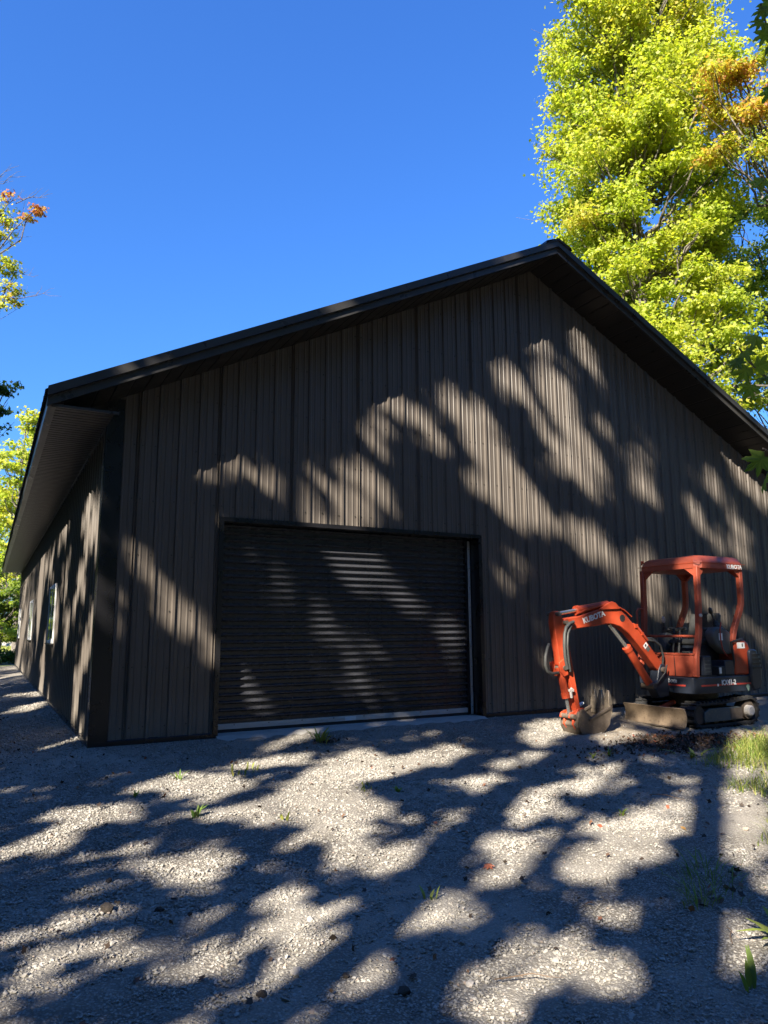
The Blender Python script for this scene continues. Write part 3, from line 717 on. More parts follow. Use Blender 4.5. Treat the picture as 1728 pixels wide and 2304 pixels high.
mb = EB(); mb.tube([(6.27, BY-.05, 1.0), (6.38, BY-.07, .99), (6.50, BY-.06, .93), (6.55, BY-.05, .80), (6.54, BY-.04, .68), (6.58, BY-.02, .55)], .014, 7); mb.tube([(6.27, BY-.01, 1.02), (6.40, BY-.02, 1.02), (6.54, BY-.02, .94), (6.59, BY-.02, .80), (6.58, BY, .62)], .014, 7)
mb.tube([(6.55, BY-.1, .69), (6.50, BY-.11, .60), (6.42, BY-.1, .52), (6.34, BY-.09, .45)], .010, 6); mb.build('hydraulic_hose', M['hose'], boom, smooth=60)
# cylinders
cy = empty('boom_cylinder'); cy.parent = exc
mb = EB(); mb.tube([(6.33, BY, .455), (5.985, BY, .895)], .048, 14); mb.tube([(6.0, BY, .875), (5.965, BY, .92)], .056, 14); mb.build('barrel', M['orange'], cy, smooth=40)
mb = EB(); mb.tube([(5.975, BY, .905), (5.69, BY, 1.20)], .026, 12); mb.build('rod', M['chrome'], cy, smooth=40)
cy = empty('arm_cylinder'); cy.parent = exc
mb = EB(); mb.tube([(5.68, BY, 1.44), (5.17, BY, 1.365)], .047, 14); mb.tube([(5.20, BY, 1.369), (5.155, BY, 1.362)], .055, 14); mb.build('barrel', M['orange'], cy, smooth=40)
mb = EB(); mb.tube([(5.16, BY, 1.363), (4.84, BY, 1.316)], .024, 12); mb.build('rod', M['chrome'], cy, smooth=40)
# arm ---------------------------------------------------------------------
arm = empty('dipper_arm'); arm.parent = exc
armp = [(4.775, 1.30), (4.80, 1.345), (4.84, 1.352), (4.875, 1.32), (4.915, 1.24), (4.955, 1.09), (5.01, .83), (5.115, .225), (5.11, .16), (5.08, .145), (5.05, .17), (4.985, .50), (4.91, .68), (4.835, .73), (4.79, 1.05), (4.765, 1.22)]
mb = EB(); mb.prism(armp, BY-.05, BY+.05); mb.build('arm_beam', M['orange'], arm, bevel=.010)
mb = EB(); mb.prism([(4.79, .76), (4.80, .67), (4.86, .60), (4.92, .62), (4.92, .74), (4.86, .80)], BY-.085, BY-.055); mb.prism([(4.79, .76), (4.80, .67), (4.86, .60), (4.92, .62), (4.92, .74), (4.86, .80)], BY+.055, BY+.085); mb.build('cylinder_bracket', M['orange'], arm, bevel=.006)
for x, z in ((4.815, 1.315), (4.925, 1.215), (4.865, .70), (5.09, .20)):
    mb = EB(); mb.cyl((x, BY-.10, z), (x, BY+.10, z), .026, 12); mb.build('pivot_pin', M['dirtysteel'], arm, smooth=40)
cy = empty('bucket_cylinder'); cy.parent = exc
mb = EB(); mb.tube([(4.845, BY-.02, .70), (4.925, BY-.02, .375)], .044, 14); mb.tube([(4.915, BY-.02, .415), (4.93, BY-.02, .36)], .052, 14); mb.build('barrel', M['orange'], cy, smooth=40)
mb = EB(); mb.tube([(4.925, BY-.02, .37), (4.968, BY-.02, .15)], .022, 12); mb.build('rod', M['chrome'], cy, smooth=40)
mb = EB(); mb.tube([(5.03, BY-.09, 1.225), (4.95, BY-.11, 1.205), (4.885, BY-.12, 1.16), (4.852, BY-.125, 1.08), (4.842, BY-.125, .95), (4.85, BY-.12, .82), (4.895, BY-.10, .69)], .020, 8)
mb.tube([(5.03, BY-.06, 1.20), (4.97, BY-.10, 1.17), (4.91, BY-.115, 1.09), (4.885, BY-.12, .95), (4.90, BY-.115, .80), (4.94, BY-.09, .66)], .018, 8); mb.build('hydraulic_hose', M['hose'], arm, smooth=60)
mb = EB(); mb.tube([(4.70, BY-.02, .97), (4.65, BY-.05, .93), (4.60, BY-.07, .83), (4.585, BY-.08, .74), (4.61, BY-.08, .67), (4.68, BY-.07, .64), (4.80, BY-.05, .645)], .019, 8); mb.build('hydraulic_hose', M['hose'], arm, smooth=60)
mb = EB(); mb.tube([(4.97, BY-.075, .47), (4.95, BY-.075, .42), (4.96, BY-.075, .36)], .016, 6); mb.box(4.93, 4.99, BY-.09, BY-.058, .43, .46); mb.build('grease_fitting', M['lightpart'], arm)
# bucket ---------------------------------------------------------------------
bk = empty('bucket'); bk.parent = exc
outer = [(5.03, .205), (4.985, .12), (4.98, .03), (5.03, -.05), (5.13, -.085), (5.26, -.08), (5.38, -.035), (5.46, .04), (5.485, .13), (5.495, .235)]
def off(poly, d):
    o = []
    for i, p in enumerate(poly):
        a = Vector(poly[max(i-1, 0)]); b = Vector(poly[min(i+1, len(poly)-1)]); t = (b-a).normalized(); o.append((p[0]-t.y*d, p[1]+t.x*d))
    return o
inner = off(outer, .016)
mb = EB(); mb.prism(outer+inner[::-1], BY-.15, BY+.15); mb.build('bucket_shell', M['dirtysteel'], bk)
side = outer + [(5.34, .17), (5.2, .125), (5.10, .20)]
for y in (BY-.153, BY+.139):
    mb = EB(); mb.prism(side, y, y+.014); mb.build('side_plate', M['dirtysteel'], bk)
    mb = EB(); mb.prism([(5.13, .118), (5.49, .245), (5.50, .225), (5.14, .095)], y-.012, y+.022); mb.build('side_cutter', M['dirtysteel'], bk)
mb = EB(); mb.prism([(5.46, .20), (5.485, .265), (5.515, .26), (5.505, .19)], BY-.16, BY+.16); mb.build('lip', M['dirtysteel'], bk)
for k in (-1, 0, 1):
    y = BY+.112*k
    mb = EB(); mb.add([(x, yy, z) for (x, z, w) in ((5.46, .15, .040), (5.515, .15, .040), (5.52, .30, .038), (5.465, .30, .038), (5.505, .425, .020), (5.485, .425, .020)) for yy in (y-w, y+w)],
        [(0, 2, 3, 1), (0, 1, 7, 6), (2, 4, 5, 3), (6, 7, 11, 10), (4, 8, 9, 5), (10, 11, 9, 8), (0, 6, 4, 2), (6, 10, 8, 4), (1, 3, 5, 7), (7, 5, 9, 11)]); mb.build('tooth', M['toothsteel'], bk, bevel=.006)
for y in (BY-.085, BY+.06):
    mb = EB(); mb.prism([(5.13, .24), (5.05, .235), (4.97, .15), (4.95, .06), (5.0, .0), (5.16, .02), (5.17, .16)], y, y+.025); mb.build('hinge_ear', M['orange'], bk, bevel=.006)
    mb = EB(); mb.prism([(4.925, .135), (4.945, .185), (5.10, .235), (5.115, .195), (4.98, .115)], y+.03, y+.05); mb.build('bucket_link', M['orange'], bk, bevel=.005)
for x, z in ((5.09, .20), (4.965, .15), (4.99, .06)):
    mb = EB(); mb.cyl((x, BY-.115, z), (x, BY+.115, z), .028, 12); mb.build('pivot_pin', M['dirtysteel'], bk, smooth=40)
mb = EB(); mb.tube([(5.17, BY+.13, .205), (5.34, BY+.15, .265)], .020, 8); mb.build('pale_tube', M['decal'], bk)
# lettering
def lettering(name, body, origin, xd, zd, size, depth, mat, parent, bold=.02, shear=0):
    c = bpy.data.curves.new('text', 'FONT'); c.body = body; c.size = 1; c.extrude = .01; c.offset = bold; c.shear = shear; c.resolution_u = 3
    t = bpy.data.objects.new('text', c); COL.objects.link(t)
    me = bpy.data.meshes.new_from_object(t.evaluated_get(bpy.context.evaluated_depsgraph_get()))
    bpy.data.objects.remove(t, do_unlink=True)
    xd = Vector(xd).normalized(); zd = Vector(zd).normalized(); nn = xd.cross(zd); o = Vector(origin)
    for v in me.vertices:
        p = o + xd*(v.co.x*size) + zd*(v.co.y*size) + nn*(v.co.z*depth/.01*.5)
        v.co = etr(p)
    me.name = name; me.materials.clear(); me.materials.append(mat)
    return link_mesh(name, me, parent)
bpy.context.view_layer.update()
lettering('lettering', 'KUBOTA', (7.345, -2.128, 1.905), (1, 0, 0), (0, 0, 1), .075, .004, M['decal'], can, .03)
a = math.atan2(1.315-1.225, 5.55-5.22)
lettering('lettering', 'KUBOTA', (5.215, BY-.063, 1.205), (math.cos(a), 0, math.sin(a)), (-math.sin(a), 0, math.cos(a)), .092, .004, M['decal'], boom, .03)
lettering('lettering', 'KX41-2', (7.085, -2.112, .442), (1, 0, 0), (0, 0, 1), .088, .004, M['decal'], exc, .035)
lettering('lettering', 'Kubota', (6.5955, -1.62, .475), (0, -1, 0), (0, 0, 1), .075, .004, M['decal'], exc, .02, .25)
# ------------------------------------------------------------------ leaves and trees
def fan(pts):
    return np.array([(0, 0, 0)]+[(r*math.sin(R(a)), r*math.cos(R(a)), zz) for a, r, zz in pts])
MAPLE = fan([(0, 1.0, .0), (16, .52, .03), (38, .95, -.02), (62, .5, .03), (92, .82, -.05), (140, .42, .0), (180, .30, 0), (220, .42, 0), (268, .82, -.05), (298, .5, .03), (322, .95, -.02), (344, .52, .03)])
LOBE3 = fan([(0, 1.0, 0), (30, .48, .04), (68, .85, -.04), (150, .42, 0), (210, .42, 0), (292, .85, -.04), (330, .48, .04)])
STAR = fan([(0, 1.0, 0), (24, .5, .03), (58, .92, -.04), (102, .45, 0), (180, .3, 0), (258, .45, 0), (302, .92, -.04), (336, .5, .03)])
DIAM = fan([(0, 1.0, 0), (75, .62, .05), (180, .6, 0), (285, .62, .05)])
def unit(v): return v/np.maximum(1e-9, np.linalg.norm(v, axis=-1, keepdims=True))
def leaf_mesh(name, P, N, size, tint, tmpl, rng, mat):
    """one mesh of many leaves: centre P, facing N, each a small fan of triangles"""
    n = len(P); k = len(tmpl)
    N = unit(N); h = unit(np.cross(N, unit(rng.normal(size=(n, 3))))); b = np.cross(N, h)
    V = P[:, None] + size[:, None, None]*(tmpl[None, :, 0, None]*h[:, None] + tmpl[None, :, 1, None]*b[:, None] + tmpl[None, :, 2, None]*N[:, None])
    m = k-1
    tri = np.array([(0, 1+i, 1+(i+1) % m) for i in range(m)])
    F = (np.arange(n)[:, None, None]*k + tri[None]).reshape(-1, 3)
    me = bpy.data.meshes.new(name)
    me.vertices.add(n*k); me.vertices.foreach_set('co', V.ravel().astype(np.float32))
    me.loops.add(F.size); me.loops.foreach_set('vertex_index', F.ravel().astype(np.int32))
    me.polygons.add(len(F)); me.polygons.foreach_set('loop_start', (np.arange(len(F))*3).astype(np.int32))
    at = me.attributes.new('tint', 'FLOAT', 'POINT'); at.data.foreach_set('value', np.repeat(tint, k).astype(np.float32))
    me.update(); me.materials.append(mat); return me
def limb(mb, a, b, ra, rb, rng, sag=.12, n=6, sides=6):
    a, b = Vector(a), Vector(b); L = (b-a).length
    j = [Vector(rng.normal(size=3)*L*.035) for _ in range(n+1)]
    pts = []
    for i in range(n+1):
        t = i/n; p = a.lerp(b, t); p.z += -sag*L*math.sin(math.pi*t)*(1-t*.3)
        if 0 < i < n: p += j[i]
        pts.append(p)
    mb.tube(pts, [ra+(rb-ra)*(i/n)**.8 for i in range(n+1)], sides)
    return pts
def tree(name, trunk, rad, clusters, leaf, rng, label, group=None, tmpl=LOBE3, leafmat='leaf', tilt=.55, twigs=4, limb_r=.055, category='tree', gap=None):
    """trunk: list of points; clusters: (centre, (rx,ry,rz), n leaves, tint mean, tint spread); every cluster hangs on its own limb"""
    base = Vector(trunk[0]); root = empty(name, base); tag(root, label, category, group)
    tr = lambda p: (p[0]-base.x, p[1]-base.y, p[2]-base.z)
    mb = MB(tr); m = len(trunk)
    T = [Vector(p) for p in trunk]
    fine = []; 
    for i in range(m-1):
        for s in range(4): fine.append(T[i].lerp(T[i+1], s/4) + Vector((*(rng.normal(size=2)*rad*.12), 0))*(0 if i == 0 and s == 0 else 1))
    fine.append(T[-1])
    rr = [rad*(1.25 if i == 0 else 1.0)*(1-.86*(i/(len(fine)-1))) for i in range(len(fine))]
    mb.tube(fine, rr, 10); mb.build('trunk', M['bark'], root, smooth=60)
    lm = MB(tr); Ps = []; Ns = []; Ss = []; Ts = []
    zs = np.array([p.z for p in fine])
    for (c, r3, n, tm, ts) in clusters:
        c = Vector(c); r3 = np.array(r3)
        hd = math.hypot(c.x-base.x, c.y-base.y)
        zt = min(max(c.z - .75*hd - .3, base.z + .25*(zs[-1]-base.z)), zs[-1]-.05)
        i = int(np.argmin(abs(zs-zt))); a = fine[i]
        pts = limb(lm, a, c, min(limb_r, rr[i]*.7), .014, rng)
        for _ in range(twigs):
            d = rng.normal(size=3)*r3*.75; e = c + Vector(d); s = pts[rng.integers(3, len(pts))]
            limb(lm, s, e, .013, .004, rng, .06, 3, 4)
        u = unit(rng.normal(size=(n, 3)))*(rng.random((n, 1))**.42)
        # sprays: leaves gather on flattened layers
        p = np.array(c) + u*r3
        k = max(2, int(n/90)); sc = np.array(c) + unit(rng.normal(size=(k, 3)))*(rng.random((k, 1))**.5)*r3*.9
        q = rng.integers(0, k, n); w = rng.random((n, 1)) < .70
        p = np.where(w, sc[q] + rng.normal(size=(n, 3))*np.array((r3.max()*.30, r3.max()*.30, r3.max()*.085)), p)
        Ps.append(p)
        out = unit(p-np.array(c))
        Ns.append(np.array((0, 0, 1.0))*(1-tilt) + out*.35*tilt*2 + rng.normal(size=(n, 3))*.42*tilt*2)
        Ss.append(leaf*(rng.uniform(.7, 1.25, n))); Ts.append(np.clip(tm + rng.normal(size=n)*ts + (rng.random()-.5)*ts*1.2, 0, 1))
    P, N, Sz, Tt = map(np.concatenate, (Ps, Ns, Ss, Ts))
    if gap is not None:
        keep = gap(P); P, N, Sz, Tt = P[keep], N[keep], Sz[keep], Tt[keep]
    lm.build('branch', M['bark'], root, smooth=60)
    me = leaf_mesh('crown', P-np.array(base), N, Sz, Tt, tmpl, rng, M[leafmat])
    link_mesh('crown', me, root)
    return root

# big maple rising behind the right roof slope
rng = np.random.default_rng(11)
TB = np.array((17.0, 7.2)); zb = zg1(*TB)
cl = []
for k in range(390):
    z = 5.5 + 19.8*rng.random()**1.02
    s = rng.uniform(.6, 1.05)
    top = min(1, max(.25, (27.5-z)/4.5))
    lat = rng.uniform(-2.1, 2.5 if z > 18 else 3.3)*top + rng.normal()*.12; dep = rng.uniform(-2.4, 2.4)*top*math.sqrt(max(.15, 1-(lat/3.9)**2))
    tm = .615 + .05*(z-14)/10 + rng.normal()*.03
    cl.append(((TB[0]+.878*lat+.479*dep, TB[1]-.479*lat+.878*dep, z), (s, s, s*.44), 450, tm, .055))
tree('maple_tree', [(*TB, zb), (17.05, 7.25, 5), (16.95, 7.15, 12), (17.05, 7.2, 18), (17.0, 7.3, 25.5)], .27, cl, .086, rng,
     'tall yellow-green maple rising behind the right roof slope', 'maples behind the building', LOBE3, limb_r=.085, twigs=2)
def crown_mix(base, h, spots, rad, label, group, seed, leaf, tmpl=LOBE3, extra=0, er=(2, 2, 5), ec=None, et=.4, limb_r=.06, n=300, twigs=3):
    rng = np.random.default_rng(seed); b = (base[0], base[1], zg1(*base)); cl = []
    for (x, y, z, s, tm) in spots:
        for j in range(3):
            d = rng.normal(size=3)*s*.55; ss = s*rng.uniform(.6, 1.0)
            cl.append(((x+d[0], y+d[1], z+d[2]*.6), (ss, ss, ss*.42), n, tm, .085))
    for j in range(extra):
        u = unit(rng.normal(size=3))*rng.random()**.4; s = rng.uniform(.7, 1.2)
        cl.append((tuple(np.array(ec)+u*np.array(er)), (s, s, s*.45), n, et+rng.normal()*.04, .06))
    tree('maple_tree', [b, (b[0]+.1, b[1], h*.3), (b[0]-.1, b[1]+.1, h*.65), (b[0], b[1], h)], rad, cl, leaf, rng, label, group, tmpl, limb_r=limb_r, twigs=twigs)
# orange-tinged maple at the right edge
crown_mix((19.0, 3.2), 20.5, [(16.7, 3.4, 17.1, .8, .80), (16.45, 3.7, 16.3, .7, .77), (17.1, 2.8, 16.7, .8, .84), (17.3, 2.8, 15.8, .8, .82), (17.0, 3.5, 15.8, .6, .77), (16.85, 3.7, 15.0, .7, .74),
    (17.7, 2.8, 17.9, .6, .62), (18.4, 2.9, 16.6, .9, .86), (18.3, 2.9, 14.6, .9, .66)], .2,
    'maple with orange turning leaves at the right edge', 'maples behind the building', 21, .075, STAR, 26, (1.8, 1.8, 3.5), (20.0, 3.2, 16.5), .6)
# darker maple further right
crown_mix((23.6, 6.2), 18, [(21.5, 6.8, 15.6, .8, 0.36), (22.3, 6.3, 15.9, .7, 0.34), (21.1, 7.2, 14.4, .9, 0.44), (22.1, 6.7, 14.4, .9, 0.36), (21.0, 6.8, 12.9, .8, 0.49), (22.6, 6.5, 13.4, .9, 0.38), (20.6, 7.1, 12.0, .8, 0.52),
    (22.4, 6.9, 12.1, .9, 0.42), (21.9, 7.4, 10.8, .9, 0.49), (22.6, 7.2, 9.9, .8, 0.46), (21.3, 7.7, 11.0, .8, 0.53), (22.3, 7.2, 9.0, .9, 0.54)], .2,
    'darker green loose maple right of the yellow-green one', 'maples behind the building', 22, .085, STAR, 26, (1.8, 1.8, 4), (24.2, 6.0, 12), .45)
# thin-crowned tree at the left edge with bare twigs
rng = np.random.default_rng(31); cl = []
for (x, y, z, s, tm, n) in ((-1.62, 17.17, 15.0, .6, .66, 210), (-.62, 16.64, 15.0, .34, .93, 190), (-.85, 16.86, 14.75, .28, .86, 110), (-1.35, 16.94, 15.4, .38, .95, 90), (-1.4, 17.23, 14.2, .55, .70, 260), (-1.4, 17.41, 13.2, .55, .64, 270),
        (-1.2, 17.44, 12.45, .5, .72, 240), (-1.05, 17.24, 12.95, .36, .6, 170), (-1.4, 17.64, 11.9, .5, .66, 200), (-1.3, 17.09, 14.6, .4, .78, 150), (-1.15, 17.3, 12.0, .4, .7, 170), (-1.9, 17.3, 13.4, .8, .66, 330), (-2.0, 17.3, 14.6, .8, .72, 300),
        (-1.10, 13.66, 7.87, .42, .12, 200), (-1.07, 13.65, 7.72, .38, .1, 160), (-1.12, 13.78, 7.2, .4, .12, 170), (-1.15, 13.88, 6.75, .4, .14, 150)):  # these low sprays carry their shade as a dark leaf tint
    cl.append(((x, y, z), (s, s, s*.5), int(n*.75), tm, .09))
for j in range(22):
    u = unit(rng.normal(size=3))*rng.random()**.4; cl.append((tuple(np.array((-3.6, 18.2, 13.5))+u*np.array((1.2, 1.8, 3.5))), (.8, .8, .4), 190, .45, .08))
lt = tree('maple_tree', [(-4.2, 18.6, zg1(-4.2, 18.6)), (-4.1, 18.5, 6), (-3.9, 18.3, 11), (-3.5, 18, 17.5)], .19, cl, .075, rng, 'thin tree with rusty and green leaves at the left edge', None, LOBE3, limb_r=.06, twigs=3)
mb = MB(lambda p: (p[0]+4.2, p[1]-18.6, p[2]-zg1(-4.2, 18.6)))
for a, b in (((-2.2, 17.3, 15.2), (-1.40, 16.91, 16.45)), ((-1.6, 17.0, 15.05), (-.84, 16.77, 15.42)), ((-1.2, 16.9, 15.2), (-.36, 16.5, 15.52)), ((-1.1, 17.2, 12.0), (.02, 16.88, 12.2)), ((-1.3, 17.3, 12.0), (-.62, 17.2, 12.28)), ((-2.3, 17.2, 15.6), (-1.2, 16.88, 16.15)), ((-1.2, 17.2, 12.9), (-.5, 17.0, 12.8))):
    a, b = Vector(a), Vector(b); pts = limb(mb, a, b, .016, .005, rng, -.05, 5, 5)
    for q in range(7):
        s = pts[2+q % 4]; d = (b-a)*.3; e = s + Vector((d.x*(.4+.8*rng.random()), d.y*.5, .12+.28*rng.random()*(1 if q % 3 else -.3))); limb(mb, s, e, .007, .003, rng, 0, 3, 4)
mb.build('bare_twig', M['bark'], lt)
# background trees beyond the far end of the building
rng0 = np.random.default_rng(41)
bgs = [((.9, 50.5), 17.0, .58, 'yellow-green tree with a pale trunk beyond the far corner', .24), ((-2.2, 53), 14.5, .62, 'yellowish tree beyond the far corner at the picture edge', .18), ((2.2, 62), 20.5, .64, 'tall yellow tree just beyond the roof edge', .2), ((-4.5, 56), 18, .5, 'green tree at the far left behind the others', .2), ((4.6, 58), 17.5, .5, 'green tree hidden behind the far roof', .2)]
for i, ((x, y), h, tm, lab, tr_) in enumerate(bgs):
    cl = []
    for k in range(70):
        z = h*(.22+.80*rng0.random()); pr = 2.6*min(1, (h*1.06-z)/4.5); a = rng0.random()*6.283; rr = pr*rng0.random()**.5; s = rng0.uniform(.7, 1.2)
        cl.append(((x+rr*math.cos(a), y+rr*math.sin(a), z), (s, s, s*.45), 110, tm+(z/h-.6)*.12+rng0.normal()*.05, .07))
    b = zg1(x, y)
    tree('forest_tree', [(x, y, b), (x-.15, y, h*.3), (x-.5, y, h*.6), (x-.4, y, h)], tr_, cl, .17, rng0, lab, 'trees beyond the building', LOBE3, limb_r=.06, twigs=1)
rng = np.random.default_rng(43); 
for i, (x, y, h, lab) in enumerate(((-.25, 44.5, 5.2, 'bright green understory tree beside the far corner'), (.75, 45.5, 4.4, 'low leafy green tree next to the far corner'), (-1.7, 46, 5.0, 'green understory tree at the left picture edge'))):
    cl = []
    for k in range(46):
        z = .6+h*rng.random()*.95; a = rng.random()*6.283; rr = 1.3*rng.random()**.5; s = rng.uniform(.45, .75)
        cl.append(((x+rr*math.cos(a), y+rr*math.sin(a), z), (s, s, s*.5), 120, .36+rng.normal()*.06, .06))
    tree('forest_tree', [(x, y, zg1(x, y)), (x+.2, y, h*.5), (x+.1, y, h)], .07, cl, .12, rng, lab, 'trees beyond the building', LOBE3, limb_r=.03, twigs=1)
# far woods closing the view all round; nearer unseen rings behind and beside the viewpoint added to cut sky fill
def woods():
    rng = np.random.default_rng(51); sa = math.atan2(S.y, S.x) % (2*math.pi)
    def ring(n, a0, a1, r0, r1, h, cx, cy, z0=-.6, size=(.35, .8)):
        a = rng.uniform(a0, a1, n); u = rng.random(n); r = rng.uniform(r0, r1, n)
        hm = h*(1+.16*np.sin(a*9)+.10*np.sin(a*23+1)+.07*np.sin(a*51))
        P = np.stack([cx+r*np.cos(a), cy+r*np.sin(a), z0+hm*u**.85], -1)
        return P, rng.uniform(*size, n), np.clip(.5+.14*np.sin(a*17)+rng.normal(size=n)*.2, 0, 1)
    L = [ring(30000, 0, 2*math.pi, 72, 90, 12, 5, 4),
         ring(26000, sa+.62, math.pi*2-.30, 23, 30, 22, 4, 0, -.6, (.3, .6)),           # right behind the viewpoint, away from the sun
         ring(26000, sa-.75, sa+.66, 27, 34, 11.0, 4, 0, -.6, (.3, .6)),               # below the sunbeams
         ring(16000, math.pi*.62, sa-.7, 26, 34, 10.5, 8, 8, -.6, (.3, .6))]
    P, sz, t = map(np.concatenate, zip(*L)); n = len(P)
    me = leaf_mesh('woods', P, rng.normal(size=(n, 3))+np.array((0, 0, .6)), sz, t, DIAM, rng, M['shade_leaf'])
    o = link_mesh('woods', me); tag(o, kind='stuff')
woods()
